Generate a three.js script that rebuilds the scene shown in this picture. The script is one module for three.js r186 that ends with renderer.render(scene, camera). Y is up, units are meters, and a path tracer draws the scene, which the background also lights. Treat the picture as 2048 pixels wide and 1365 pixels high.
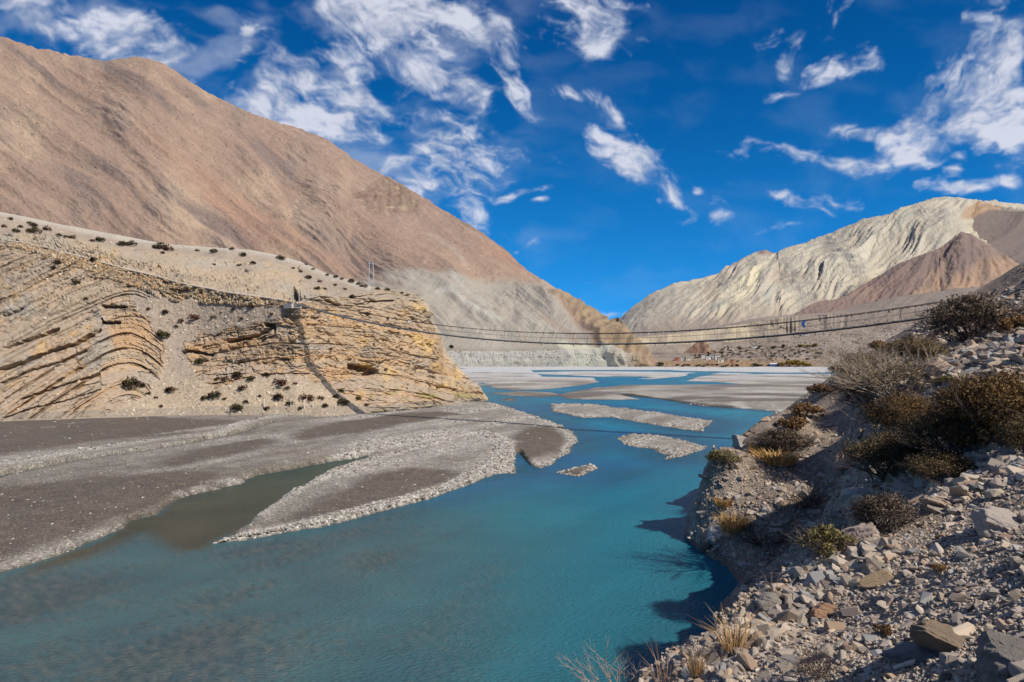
import * as THREE from 'three';
import { ConvexGeometry } from 'three/addons/geometries/ConvexGeometry.js';
import { mergeGeometries } from 'three/addons/utils/BufferGeometryUtils.js';

// ---------------------------------------------------------------- camera, sky, sun, exposure
const FOC = 1365, EYE = 8.5, HORIZON = 720;                  // measured on a 2048 x 1365 frame
const PITCH = Math.atan((HORIZON - 682.5) / FOC);
const scene = new THREE.Scene();
const camera = new THREE.PerspectiveCamera(2 * Math.atan(682.5 / FOC) * 180 / Math.PI, 2048 / 1365, 0.1, 12000);
camera.position.set(0, EYE, 0);
camera.rotation.set(PITCH, 0, 0);
const renderer = new THREE.WebGLRenderer({ antialias: true });
renderer.setSize(1024, 682);
renderer.toneMapping = THREE.LinearToneMapping;
renderer.toneMappingExposure = 1.0;
renderer.shadowMap.enabled = true;
const SUN = new THREE.Vector3(0.53, 0.72, 0.45).normalize();
const sun = new THREE.DirectionalLight(new THREE.Color(1.0, 0.945, 0.86), 5.0);
sun.position.copy(SUN).multiplyScalar(400);
sun.castShadow = true;
sun.shadow.mapSize.set(4096, 4096);
Object.assign(sun.shadow.camera, { left: -260, right: 260, top: 260, bottom: -260, near: 1, far: 900 });
scene.add(sun, sun.target);

// ---------------------------------------------------------------- numbers
function rng(seed) { let s = seed >>> 0; return () => { s = (s + 0x6D2B79F5) >>> 0; let t = Math.imul(s ^ s >>> 15, 1 | s); t = t + Math.imul(t ^ t >>> 7, 61 | t) ^ t; return ((t ^ t >>> 14) >>> 0) / 4294967296; }; }
const PERM = new Uint8Array(512), GX = new Float32Array(256), GY = new Float32Array(256), GZ = new Float32Array(256);
{ const r = rng(7), p = [...Array(256).keys()]; for (let i = 255; i > 0; i--) { const j = Math.floor(r() * (i + 1)); [p[i], p[j]] = [p[j], p[i]]; } for (let i = 0; i < 512; i++) PERM[i] = p[i & 255];
  for (let i = 0; i < 256; i++) { const z = r() * 2 - 1, a = r() * 6.2832, q = Math.sqrt(1 - z * z); GX[i] = q * Math.cos(a) * 1.5; GY[i] = q * Math.sin(a) * 1.5; GZ[i] = z * 1.5; } }
function noise(x, y, z) {
  const fx = Math.floor(x), fy = Math.floor(y), fz = Math.floor(z), X = fx & 255, Y = fy & 255, Z = fz & 255; x -= fx; y -= fy; z -= fz;
  const u = x * x * x * (x * (x * 6 - 15) + 10), v = y * y * y * (y * (y * 6 - 15) + 10), w = z * z * z * (z * (z * 6 - 15) + 10);
  const a = PERM[X] + Y, b = PERM[X + 1] + Y, aa = PERM[a] + Z, ab = PERM[a + 1] + Z, ba = PERM[b] + Z, bb = PERM[b + 1] + Z;
  const g = (h, p, q, s) => GX[h] * p + GY[h] * q + GZ[h] * s;
  const x1 = x - 1, y1 = y - 1, z1 = z - 1;
  let n0 = g(PERM[aa], x, y, z), n1 = g(PERM[ba], x1, y, z), m0 = n0 + u * (n1 - n0);
  n0 = g(PERM[ab], x, y1, z); n1 = g(PERM[bb], x1, y1, z); let m1 = n0 + u * (n1 - n0); const k0 = m0 + v * (m1 - m0);
  n0 = g(PERM[aa + 1], x, y, z1); n1 = g(PERM[ba + 1], x1, y, z1); m0 = n0 + u * (n1 - n0);
  n0 = g(PERM[ab + 1], x, y1, z1); n1 = g(PERM[bb + 1], x1, y1, z1); m1 = n0 + u * (n1 - n0); const k1 = m0 + v * (m1 - m0);
  return k0 + w * (k1 - k0);
}
function fbm(x, y, z, o) { let s = 0, a = 0.5; for (let i = 0; i < o; i++) { s += a * noise(x, y, z); x = x * 2.03 + 13.1; y = y * 2.03 + 7.7; z = z * 2.03 + 3.3; a *= 0.5; } return s; }
function ridged(x, y, z, o) { let s = 0, a = 0.5; for (let i = 0; i < o; i++) { s += a * (1 - 2 * Math.abs(noise(x, y, z))); x = x * 2.03 + 13.1; y = y * 2.03 + 7.7; z = z * 2.03 + 3.3; a *= 0.5; } return s; }
const clamp = (x, a = 0, b = 1) => x < a ? a : x > b ? b : x;
const smooth = (a, b, x) => { const t = clamp((x - a) / (b - a)); return t * t * (3 - 2 * t); };
const mix = (a, b, t) => a + (b - a) * t;
const hash = (a, b = 0) => { let h = Math.imul(a | 0, 374761393) + Math.imul(b | 0, 668265263) | 0; h = Math.imul(h ^ h >>> 13, 1274126177); return ((h ^ h >>> 16) >>> 0) / 4294967296; };
function poly(pts) { const n = pts.length; return x => { if (x <= pts[0][0]) return pts[0][1]; for (let i = 1; i < n; i++) if (x <= pts[i][0]) { const t = (x - pts[i - 1][0]) / (pts[i][0] - pts[i - 1][0]); return mix(pts[i - 1][1], pts[i][1], t); } return pts[n - 1][1]; }; }
const lin = c => c <= 0.04045 ? c / 12.92 : Math.pow((c + 0.055) / 1.055, 2.4);
const C = (r, g, b, k = 1) => [lin(r / 255) * k, lin(g / 255) * k, lin(b / 255) * k];
const mixC = (a, b, t) => { t = clamp(t); return [mix(a[0], b[0], t), mix(a[1], b[1], t), mix(a[2], b[2], t)]; };
const sc = (a, k) => [a[0] * k, a[1] * k, a[2] * k];
const SP = Math.sin(PITCH), CP = Math.cos(PITCH);
// a sight line measured on the photograph, and the place on it at a depth of D metres
function ray(px, py) { const x = (px - 1024) / FOC, y = (682.5 - py) / FOC; return [x, y * CP + SP, y * SP - CP]; }
function at(px, py, D) { const r = ray(px, py), k = D / -r[2]; return [r[0] * k, EYE + r[1] * k, -D]; }
function ground(px, py, y = 0) { const r = ray(px, py), k = (y - EYE) / r[1]; return [r[0] * k, r[2] * k]; }
function project(x, y, z) { const yy = y - EYE, f = yy * SP - z * CP, u = yy * CP + z * SP; return [1024 + FOC * x / f, 682.5 - FOC * u / f]; }

// ---------------------------------------------------------------- names and labels
const used = {};
function numbered(name) { const k = used[name] = (used[name] ?? -1) + 1; return k ? `${name}_${String(k).padStart(3, '0')}` : name; }
function tag(o, label, category, group) { o.userData.label = label; o.userData.category = category; if (group) o.userData.group = group; return o; }
function thing(name, label, category, pos = [0, 0, 0], group) { const o = new THREE.Group(); o.name = numbered(name); o.position.set(...pos); scene.add(o); return tag(o, label, category, group); }
function part(name, geo, mat, parent) { const m = new THREE.Mesh(geo, mat); m.name = name; m.castShadow = m.receiveShadow = true; parent.add(m); return m; }
function setting(name, geo, mat, kind = 'structure') { const m = new THREE.Mesh(geo, mat); m.name = numbered(name); m.castShadow = m.receiveShadow = true; m.userData.kind = kind; scene.add(m); return m; }
function copyOf(src, label, pos, turn = 0, scale = 1, group) { const o = src.clone(); o.name = numbered(src.name.replace(/_\d{3}$/, '')); o.position.set(...pos); o.rotation.set(0, turn, 0); if (Array.isArray(scale)) o.scale.set(...scale); else o.scale.setScalar(scale); scene.add(o); o.userData = { ...src.userData, label }; if (group) o.userData.group = group; return o; }

// ---------------------------------------------------------------- textures of fine relief, repeating every 8 cells
function noiseTexture(n, f) { const d = new Uint8Array(n * n * 4); for (let j = 0; j < n; j++) for (let i = 0; i < n; i++) { const v = clamp(f(i / n, j / n)) * 255, k = (j * n + i) * 4; d[k] = d[k + 1] = d[k + 2] = v; d[k + 3] = 255; } const t = new THREE.DataTexture(d, n, n); t.wrapS = t.wrapT = THREE.RepeatWrapping; t.magFilter = THREE.LinearFilter; t.minFilter = THREE.LinearMipmapLinearFilter; t.generateMipmaps = true; t.needsUpdate = true; return t; }
const TAU = Math.PI * 2;
const tor = (u, v, k, s) => noise(Math.cos(u * TAU) * k + s, Math.sin(u * TAU) * k + Math.cos(v * TAU) * k * 0.7, Math.sin(v * TAU) * k + s * 1.7);
const grain = noiseTexture(512, (u, v) => 0.5 + 0.3 * tor(u, v, 4, 3) + 0.3 * tor(u, v, 9, 5) + 0.3 * tor(u, v, 20, 9) + 0.25 * tor(u, v, 44, 2));
const ripple = noiseTexture(512, (u, v) => 0.5 + 0.28 * (1 - Math.abs(tor(u, v, 5, 21)) * 2) * 0.6 + 0.3 * tor(u, v, 8, 11) + 0.22 * tor(u, v, 15, 4) + 0.12 * tor(u, v, 30, 6));
// pebbles packed edge to edge: tone and relief of one patch of gravel, repeating
const pebbles = (n => { const t = noiseTexture(1024, (u, v) => { const x = u * n, y = v * n, X = Math.floor(x), Y = Math.floor(y); let a = 9, b = 9, id = 0; for (let i = -1; i < 2; i++) for (let j = -1; j < 2; j++) { const p = (X + i + n) % n, q = (Y + j + n) % n, h = p * 131 + q, dx = X + i + hash(h, 3) - x, dy = Y + j + hash(h, 4) - y, big = 0.55 + 0.9 * hash(h, 6), d = (dx * dx + dy * dy) / big; if (d < a) { b = a; a = d; id = h; } else if (d < b) b = d; } const e = Math.sqrt(b) - Math.sqrt(a), tone = hash(id, 8); return clamp((0.34 + 0.62 * tone * tone) * (0.55 + 0.45 * smooth(0.02, 0.25, e)) + 0.06); }); return t; })(72);
function rep(t, x, y) { const c = t.clone(); c.repeat.set(x, y ?? x); c.needsUpdate = true; return c; }
function rough(o = {}) { return new THREE.MeshStandardMaterial({ vertexColors: true, roughness: 0.95, ...o }); }

// ---------------------------------------------------------------- the sky: air and high, torn cirrus
{
  const W = 4096, H = 2048, d = new Float32Array(W * H * 4);
  // [strength, x, y, half length, half width, turn in degrees]: where the photograph shows cloud
  const B = [[.75, 130, 45, 190, 45, 20], [.75, 90, 70, 60, 30, 50], [.8, 275, 75, 60, 30, -20], [.9, 240, 112, 90, 22, -4], [.6, 50, 10, 80, 25, 0], [.8, 335, 100, 30, 20, 40],
    [.7, 490, 65, 40, 22, 20], [.75, 465, 100, 18, 40, 0], [.5, 530, 120, 80, 22, 25], [1.1, 560, 180, 70, 50, 50], [.65, 640, 140, 110, 40, 10], [.85, 560, 225, 80, 26, 10], [.6, 700, 170, 60, 40, 50],
    [.9, 640, 250, 70, 26, 30], [1.15, 740, 245, 75, 42, 25], [.95, 710, 40, 75, 40, 55], [1.0, 860, 30, 170, 48, 12], [.9, 770, 12, 110, 30, 0], [1.0, 1015, 90, 60, 36, 65], [.8, 1045, 170, 45, 30, 60], [.75, 840, 130, 90, 34, 45], [.8, 910, 160, 60, 26, 30],
    [.75, 800, 185, 60, 22, -20], [.6, 910, 200, 24, 14, 0], [.75, 965, 210, 40, 22, -30], [.55, 960, 175, 30, 26, 0], [1.05, 1180, 30, 75, 56, 20], [.9, 1200, 75, 36, 44, 0], [.85, 1195, 215, 66, 22, 38], [.5, 1130, 180, 34, 16, 40], [.55, 1065, 232, 26, 12, 0],
    [1.2, 1235, 305, 66, 36, 25], [.95, 1310, 350, 60, 24, 35], [.8, 1352, 380, 44, 14, 55], [1.0, 1418, 438, 42, 15, -15], [.6, 1440, 392, 30, 12, 15], [.55, 1408, 378, 14, 8, 0], [.55, 1478, 365, 34, 9, 0], [.45, 1410, 285, 60, 14, 20],
    [1.05, 1635, 412, 70, 22, 3], [.95, 1560, 395, 30, 12, 25], [.55, 1560, 460, 40, 10, -10], [1.0, 1605, 75, 66, 18, -58], [.8, 1570, 145, 20, 26, 20], [.6, 1570, 190, 50, 9, -15], [.8, 1655, 152, 40, 18, -28], [.5, 1740, 110, 80, 22, -25], [.4, 1690, 25, 60, 14, -60],
    [1.15, 1940, 165, 120, 56, -40], [1.2, 2010, 240, 80, 62, 0], [1.0, 1860, 235, 150, 26, -12], [.9, 1720, 262, 60, 14, -3], [1.05, 1790, 312, 110, 26, -14], [.9, 1650, 318, 70, 18, 8], [.55, 1560, 300, 60, 12, 12], [.8, 2000, 70, 50, 60, -20], [.7, 1905, 330, 16, 40, 10],
    [1.05, 1925, 380, 54, 16, 0], [.95, 2020, 368, 40, 11, 5], [1.05, 900, 280, 75, 50, 20], [1.15, 925, 345, 85, 40, 10], [.95, 935, 405, 60, 34, 20], [1.3, 815, 365, 40, 22, 20], [.9, 790, 325, 36, 10, -15], [1.35, 1050, 393, 42, 8, -8], [1.1, 1098, 414, 11, 6, -20], [1.0, 1068, 503, 24, 5, -6],
    [.8, 1042, 507, 8, 4, 0], [1.5, 1225, 634, 70, 11, 0], [.35, 1100, 320, 100, 16, 12], [.3, 300, 180, 40, 12, 0], [.3, 1500, 90, 90, 14, -10]]
    .map(([s, x, y, a, b, t]) => [s, x, y, a, b, Math.cos(t * Math.PI / 180), Math.sin(t * Math.PI / 180)]);
  const TURNS = [-0.95, -0.22, 0.28, 0.85], SH = B.map(b => { const t = Math.atan2(b[6], b[5]); let k = 0; TURNS.forEach((q, i) => { if (Math.abs(q - t) < Math.abs(TURNS[k] - t)) k = i; }); return k; });
  const wt = [0, 0, 0, 0];
  const lim = (x, y) => { let m = 0; wt.fill(0); for (let i = 0; i < B.length; i++) { const b = B[i], dx = x - b[1], dy = y - b[2], R = b[3] * 1.9; if (dx > R || dx < -R || dy > R || dy < -R) continue; const u = (dx * b[5] + dy * b[6]) / b[3], v = (-dx * b[6] + dy * b[5]) / b[4], q = u * u + v * v; if (q < 3.5) { const k = 1 - q / 3.5, w = b[0] * k * k; m += w; wt[SH[i]] += w; } } return m; };
  for (let j = 0; j < H; j++) {
    const el = ((j + 0.5) / H - 0.5) * Math.PI, sy = Math.sin(el), cy = Math.cos(el);
    for (let i = 0; i < W; i++) {
      const az = ((i + 0.5) / W - 0.5) * TAU, x = cy * Math.cos(az), z = cy * Math.sin(az), k = (j * W + i) * 4;
      if (el < -0.06) { d[k] = 0.10; d[k + 1] = 0.12; d[k + 2] = 0.15; d[k + 3] = 1; continue; }
      // clear air: pale at the skyline, deep blue above, deepest at a right angle to the sun
      const e = Math.max(0, sy), cs = x * SUN.x + sy * SUN.y + z * SUN.z, pol = 1 - cs * cs, up = 1 - Math.exp(-e * 4.2), glow = Math.pow(Math.max(0, cs), 6) * 0.25;
      let r = 0.055 * Math.pow(1 - up, 2.0) * mix(1.6, 0.9, pol) + glow, g = mix(0.46, 0.014, up) * mix(1.5, 0.92, pol) + glow, b = mix(1.02, 0.12, Math.pow(up, 1.3)) * mix(1.4, 0.96, pol) + glow;
      if (el > -0.01) {
        let den = 0, tone = 1;
        const f = -z, front = f > 0.2 ? 1 : 0;
        let px = 0, py = 0, inFrame = 0;
        if (front) { const yy = sy * CP + z * SP, ff = sy * SP - z * CP; px = 1024 + FOC * x / ff; py = 682.5 - FOC * yy / ff; inFrame = smooth(-450, -60, px) * (1 - smooth(2100, 2500, px)) * smooth(-420, -60, py); }
        if (inFrame > 0) {
          const w1 = noise(px * 0.006, py * 0.006, 2.2), w2 = noise(px * 0.006, py * 0.006, 9.1), w3 = noise(px * 0.022, py * 0.022, 4.4), w4 = noise(px * 0.022, py * 0.022, 14.4);
          const ws = mix(1, 0.55, smooth(1100, 1300, px)), qx = px + (w1 * 44 + w3 * 14) * ws, qy = py + (w2 * 34 + w4 * 12) * ws, m = lim(qx, qy);
          if (m > 0.02) {
            let t1 = 0, t2 = 0;
            for (let k = 0; k < 4; k++) { const w = wt[k] / m; if (w < 0.04) continue; const ca = Math.cos(TURNS[k]), sa = Math.sin(TURNS[k]), u = px * ca + py * sa + w3 * 12, v = -px * sa + py * ca + w4 * 9; const f1 = noise(u * 0.03, v * 0.05, 2.5 + k), f2 = noise(u * 0.03, v * 0.05, 12.5 + k), U = u + f1 * 13, Vv = v + f2 * 9; let amp = 0.5, fr = 1, n1 = 0; for (let o = 0; o < 7; o++) { n1 += amp * noise(U * 0.009 * fr, Vv * 0.019 * fr, 1.5 + k + o * 3); amp *= 0.66; fr *= 2.02; } t1 += w * n1; t2 += w * (0.5 * ridged(U * 0.011, Vv * 0.062, 3.7 + k, 4) + 0.6 * fbm(U * 0.05, Vv * 0.22, 5.5 + k, 3)); }
            tone = clamp(0.94 + 0.28 * t2 + 0.3 * t1, 0.72, 1.12);
            const q = Math.min(m, 1.2) * 1.05 + t1 * 1.7 + t2 * 0.2 - 0.52;
            den = Math.pow(smooth(-0.12, 1.25, q), 1.25) * clamp(0.80 + 0.62 * t2 + 0.45 * t1, 0.18, 1.15);
            
          }
          const veil = smooth(0.0, 0.55, fbm(px * 0.006 + w1 * 0.5, py * 0.012 + w3 * 0.15, 8.8, 6) + 0.10) * mix(mix(0.34, 0.05, smooth(850, 1150, px)), 0.05, smooth(1400, 1700, px));
          den = (den + veil * (1 - den)) * inFrame;
        }
        if (inFrame < 1) { const p = 1 / (e + 0.12), gx = x * p, gz = z * p, q = fbm(gx * 1.1 + 4, gz * 1.9, 1.2, 5) + 0.5 * fbm(gx * 4, gz * 9, 5.2, 3); den = mix(smooth(0.02, 0.42, q) * 0.8, den, inFrame); }
        den = clamp(den) * 0.9;
        const lit = 0.92 * tone + 0.25 * Math.pow(Math.max(0, cs), 3);
        r = mix(r, 0.70 * lit, den); g = mix(g, 0.72 * lit, Math.pow(den, 0.93)); b = mix(b, 0.82 * lit, Math.pow(den, 0.85));
      }
      d[k] = r; d[k + 1] = g; d[k + 2] = b; d[k + 3] = 1;
    }
  }
  const t = new THREE.DataTexture(d, W, H, THREE.RGBAFormat, THREE.FloatType);
  t.mapping = THREE.EquirectangularReflectionMapping; t.magFilter = THREE.LinearFilter; t.needsUpdate = true;
  scene.background = t; scene.environment = t;
}

// ---------------------------------------------------------------- lofted land: rows of sight-line measurements turned into a surface
// rows: [{ y: px -> py, d: px -> depth, n: cells up to the next row }], first row lowest
function loft({ x0, x1, nc, rows, bump, paint, uvScale = 1, px = t => mix(x0, x1, t) }) {
  let nr = 1; for (let r = 0; r < rows.length - 1; r++) nr += rows[r].n;
  const N = (nc + 1) * nr, base = new Float32Array(N * 3), pos = new Float32Array(N * 3), col = new Float32Array(N * 3), uv = new Float32Array(N * 2), PX = new Float32Array(N), PY = new Float32Array(N), T = new Float32Array(N);
  for (let i = 0; i <= nc; i++) {
    const x = px(i / nc); let k = 0;
    const pts = rows.map(r => at(x, r.y(x), r.d(x)));
    for (let r = 0; r < rows.length; r++) {
      const n = r < rows.length - 1 ? rows[r].n : 1;
      for (let s = 0; s < n; s++, k++) {
        const t = s / n, a = pts[r], b = pts[Math.min(r + 1, rows.length - 1)], o = i * nr + k;
        for (let c = 0; c < 3; c++) base[o * 3 + c] = mix(a[c], b[c], t);
        T[o] = r + t; PX[o] = x; PY[o] = project(base[o * 3], base[o * 3 + 1], base[o * 3 + 2])[1];
      }
    }
  }
  const nrm = (o, i, k) => { const l = Math.max(0, i - 2), r = Math.min(nc, i + 2), b = Math.max(0, k - 3), t = Math.min(nr - 1, k + 3), p = (l * nr + k) * 3, q = (r * nr + k) * 3, u = (i * nr + b) * 3, v = (i * nr + t) * 3;
    const ax = base[q] - base[p], ay = base[q + 1] - base[p + 1], az = base[q + 2] - base[p + 2], bx = base[v] - base[u], by = base[v + 1] - base[u + 1], bz = base[v + 2] - base[u + 2];
    let nx = ay * bz - az * by, ny = az * bx - ax * bz, nz = ax * by - ay * bx; const L = Math.hypot(nx, ny, nz) || 1; return [nx / L, ny / L, nz / L]; };
  for (let i = 0; i <= nc; i++) for (let k = 0; k < nr; k++) {
    const o = i * nr + k, b = [base[o * 3], base[o * 3 + 1], base[o * 3 + 2]], n = nrm(o, i, k);
    const m = bump({ x: b[0], y: b[1], z: b[2], px: PX[o], py: PY[o], t: T[o], n });
    const w = Array.isArray(m) ? m : [n[0] * m, n[1] * m, n[2] * m];
    pos[o * 3] = b[0] + w[0]; pos[o * 3 + 1] = b[1] + w[1]; pos[o * 3 + 2] = b[2] + w[2];
    uv[o * 2] = (b[0] + b[2] * 0.37) * uvScale; uv[o * 2 + 1] = (b[1] + b[2] * 0.53) * uvScale;
  }
  const idx = new Uint32Array(nc * (nr - 1) * 6); let q = 0;
  for (let i = 0; i < nc; i++) for (let k = 0; k < nr - 1; k++) { const a = i * nr + k, b = a + 1, c = a + nr, d = c + 1; idx[q++] = a; idx[q++] = c; idx[q++] = b; idx[q++] = b; idx[q++] = c; idx[q++] = d; }
  const g = new THREE.BufferGeometry();
  g.setAttribute('position', new THREE.BufferAttribute(pos, 3)); g.setAttribute('uv', new THREE.BufferAttribute(uv, 2)); g.setIndex(new THREE.BufferAttribute(idx, 1)); g.computeVertexNormals();
  const nn = g.attributes.normal.array;
  for (let o = 0; o < N; o++) { const c = paint({ x: pos[o * 3], y: pos[o * 3 + 1], z: pos[o * 3 + 2], px: PX[o], py: PY[o], t: T[o], ny: nn[o * 3 + 1], nx: nn[o * 3], nz: nn[o * 3 + 2] }); col[o * 3] = c[0]; col[o * 3 + 1] = c[1]; col[o * 3 + 2] = c[2]; }
  g.setAttribute('color', new THREE.BufferAttribute(col, 3));
  // the point of the surface on a sight line, front-most first
  g.userData.find = (px_, py_) => {
    let lo = 0, hi = nc; const f = i => PX[i * nr]; while (hi - lo > 1) { const m = (lo + hi) >> 1; f(m) <= px_ ? lo = m : hi = m; }
    let prev = null;
    for (let k = 0; k < nr; k++) { const o = (lo * nr + k) * 3, s = project(pos[o], pos[o + 1], pos[o + 2])[1]; if (prev && prev.s >= py_ && s <= py_) { const t = (prev.s - py_) / (prev.s - s || 1), p = prev.o, w = (px_ - f(lo)) / (f(hi) - f(lo) || 1), e = nr * 3; return [0, 1, 2].map(c => mix(mix(pos[p + c], pos[o + c], t), mix(pos[p + e + c], pos[o + e + c], t), clamp(w))).concat([nn[o], nn[o + 1], nn[o + 2]]); } prev = { s, o }; }
    return null;
  };
  return g;
}
const inside = (pts, x, y) => { let c = false; for (let i = 0, j = pts.length - 1; i < pts.length; j = i++) if ((pts[i][1] > y) !== (pts[j][1] > y) && x < (pts[j][0] - pts[i][0]) * (y - pts[i][1]) / (pts[j][1] - pts[i][1]) + pts[i][0]) c = !c; return c; };
function edge(pts, x, y) { let m = 1e9; for (let i = 0, j = pts.length - 1; i < pts.length; j = i++) { const ax = pts[j][0], ay = pts[j][1], bx = pts[i][0] - ax, by = pts[i][1] - ay, t = clamp(((x - ax) * bx + (y - ay) * by) / (bx * bx + by * by || 1)), dx = x - ax - bx * t, dy = y - ay - by * t, d = dx * dx + dy * dy; if (d < m) m = d; } m = Math.sqrt(m); return inside(pts, x, y) ? m : -m; }
function along(pts, x, y) { let m = 1e9, q = 0; for (let i = 1; i < pts.length; i++) { const ax = pts[i - 1][0], ay = pts[i - 1][1], bx = pts[i][0] - ax, by = pts[i][1] - ay, t = clamp(((x - ax) * bx + (y - ay) * by) / (bx * bx + by * by || 1)), dx = x - ax - bx * t, dy = y - ay - by * t, d = dx * dx + dy * dy; if (d < m) { m = d; q = i - 1 + t; } } return [Math.sqrt(m), q / (pts.length - 1)]; }

// ---------------------------------------------------------------- the great brown mountain beyond the left bank
const brownCrest0 = poly([[-420, -40], [-150, 20], [0, 75], [60, 95], [140, 112], [210, 123], [260, 117], [300, 119], [340, 138], [400, 178], [470, 215], [540, 243], [600, 258], [640, 274], [680, 300], [700, 318], [760, 350], [800, 372], [850, 400], [900, 430], [960, 463], [1000, 495], [1030, 522], [1070, 562], [1110, 590], [1150, 606], [1175, 617], [1200, 640], [1240, 668], [1265, 697], [1310, 730], [1330, 736]]), brownCrest = x => brownCrest0(x) + (2.6 * noise(x * 0.035, 1, 5) + 1.6 * noise(x * 0.12, 2, 5) + 0.9 * noise(x * 0.4, 3, 5)) * (x < 1290 ? 1 : 0);
const brownCrestD = poly([[-420, 1500], [0, 1500], [600, 1480], [1030, 1260], [1110, 1090], [1180, 990], [1240, 900], [1310, 830], [1330, 815]]);
const fanTop = x => Math.max(poly([[-420, 520], [500, 545], [760, 552], [850, 556], [1000, 575], [1110, 598], [1180, 640], [1240, 690], [1310, 733], [1330, 737]])(x), brownCrest(x) + 3);
const lip = x => Math.max(poly([[-420, 702], [880, 702], [1000, 704], [1150, 700], [1210, 697], [1250, 712], [1330, 738]])(x), fanTop(x) + 1);
let brownMountain;
{
  const pale = [[560, 760], [560, 560], [700, 545], [790, 552], [850, 556], [920, 562], [1000, 572], [1060, 578], [1100, 590], [1120, 618], [1150, 650], [1190, 700], [1215, 735], [900, 770]];
  const crag = [[700, 395], [735, 378], [770, 352], [810, 372], [850, 410], [838, 424], [790, 432], [745, 430], [712, 412]];
  const spine = [[1100, 585], [1150, 600], [1180, 612], [1240, 665], [1310, 740], [1240, 745], [1215, 715], [1180, 668], [1130, 622]];
  const cream = [[1115, 688], [1175, 690], [1215, 700], [1232, 732], [1100, 742], [1150, 715]];
  const g = loft({
    x0: -420, x1: 1330, nc: 660, uvScale: 1 / 60,
    rows: [{ y: x => Math.max(738, lip(x) + 2), d: poly([[-420, 770], [900, 770], [1240, 785], [1330, 790]]), n: 16 }, { y: lip, d: poly([[-420, 782], [1200, 786], [1330, 793]]), n: 4 }, { y: x => Math.max(lip(x) - 7, fanTop(x) + 0.5), d: poly([[-420, 840], [1100, 830], [1330, 797]]), n: 60 }, { y: fanTop, d: x => mix(brownCrestD(x), 830, mix(0.62, 0.5, smooth(900, 1100, x))), n: 230 }, { y: x => Math.min(brownCrest0(x) + 9, fanTop(x)), d: x => brownCrestD(x) - 14, n: 10 }, { y: brownCrest, d: brownCrestD, n: 10 }, { y: x => brownCrest(x) + 30, d: x => brownCrestD(x) + 260, n: 1 }],
    bump({ x, y, z, px, py, t }) {
      if (t > 5.001) return 0; if (t > 3) t = 3 + (t - 3) * 0.5 + (t < 4 ? (t - 3) * 0.46 : 0.46 * (5 - t));
      const w = noise(px * 0.006, py * 0.006, 3) * 24, c = px * 0.60 - py * 0.80 + w, s = px * 0.8 + py * 0.6;
      const up = smooth(2.0, 2.25, t), top = 1 - smooth(3.86, 4, t);
      const rib = smooth(0.0, 0.3, fbm(px * 0.007 + 5, py * 0.007, 17, 3)); let h = up * (15 * ridged(c * 0.014, s * 0.0028, 1, 2) + 9 * noise(px * 0.008, py * 0.008, 8) + 5 * ridged(c * 0.05, s * 0.009, 5, 3) * (0.35 + rib) + rib * 3.2 * ridged(c * 0.16, s * 0.05, 6, 3)) * mix(0.25, 1, top);
      h += fbm(x * 0.05, y * 0.05, z * 0.05, 4) * mix(1.0, 3.4, up);
      if (t > 3) h += 1.7 * fbm(px * 0.22, py * 0.22, 4, 3) * mix(0.8, 1, top);
      const e = edge(crag, px, py); if (e > 0) { const L = py * 0.13 + px * 0.012 + noise(px * 0.02, py * 0.02, 1) * 0.7, i = Math.floor(L); h += Math.min(1, e / 8) * (hash(i, 3) * 7 + ridged(px * 0.05, py * 0.01, 2, 2) * 6 - 3 + 3 * noise(px * 0.12, py * 0.12, 5)); }
      const sp = edge(spine, px, py); if (sp > -6) h += smooth(-6, 6, sp) * (6 * ridged(px * 0.035 + py * 0.02, py * 0.035 - px * 0.03, 3, 4) + 2);
      if (t < 1.2) h += (ridged(x * 0.035, 1, 2, 3) * 3 + fbm(x * 0.15, y * 0.15, z * 0.15, 3) * 2) * smooth(0.05, 0.4, t) * (1 - smooth(0.8, 1.15, t));
      return h;
    },
    paint({ x, y, z, px, py, t, ny }) {
      const w = noise(px * 0.006, py * 0.006, 3) * 24, c = px * 0.60 - py * 0.80 + w, s = px * 0.8 + py * 0.6;
      let k = mixC(C(171, 133, 106), C(152, 117, 96), 0.5 + 1.0 * fbm(c * 0.012, s * 0.003, 7, 4));
      k = mixC(k, C(188, 150, 118), smooth(0.05, 0.5, fbm(px * 0.006 + 4, py * 0.006, 2, 4) + 0.16 * smooth(200, 420, py) * (1 - smooth(500, 760, px))));
      k = mixC(k, C(168, 118, 90), smooth(0.1, 0.42, fbm(c * 0.010 + 9, s * 0.0022, 3, 3)) * 0.65);
      k = mixC(k, C(118, 96, 86), smooth(0.1, 0.4, fbm(c * 0.02 + 2, s * 0.004, 12, 4)) * 0.7); k = mixC(k, C(132, 112, 100), smooth(0.0, 0.3, fbm(px * 0.007 + 5, py * 0.007, 17, 3)) * 0.45);
      k = mixC(k, C(150, 116, 98), smooth(500, 900, px) * (1 - smooth(420, 520, py)) * 0.5);
      k = mixC(k, C(196, 162, 134), Math.pow(clamp(ridged(c * 0.075, s * 0.006, 21, 3) + 0.25), 3) * 0.15); k = mixC(k, C(116, 92, 80), Math.pow(clamp(ridged(c * 0.05 + 9, s * 0.005, 25, 3) + 0.2), 4) * 0.22);
      const mottle = noise(px * 0.27, py * 0.34, 1.3) + 0.7 * noise(px * 0.6, py * 0.7, 6.2);
      k = sc(k, 1 + 0.2 * clamp(mottle, -1, 1) * smooth(1.5, 2.4, t) + 0.07 * (hash(px * 977 | 0, py * 613 | 0) - 0.5));
      const e = edge(pale, px, py) + 16 * fbm(px * 0.018, py * 0.018, 6, 4) + (px < 760 ? -10 : 0);
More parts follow.
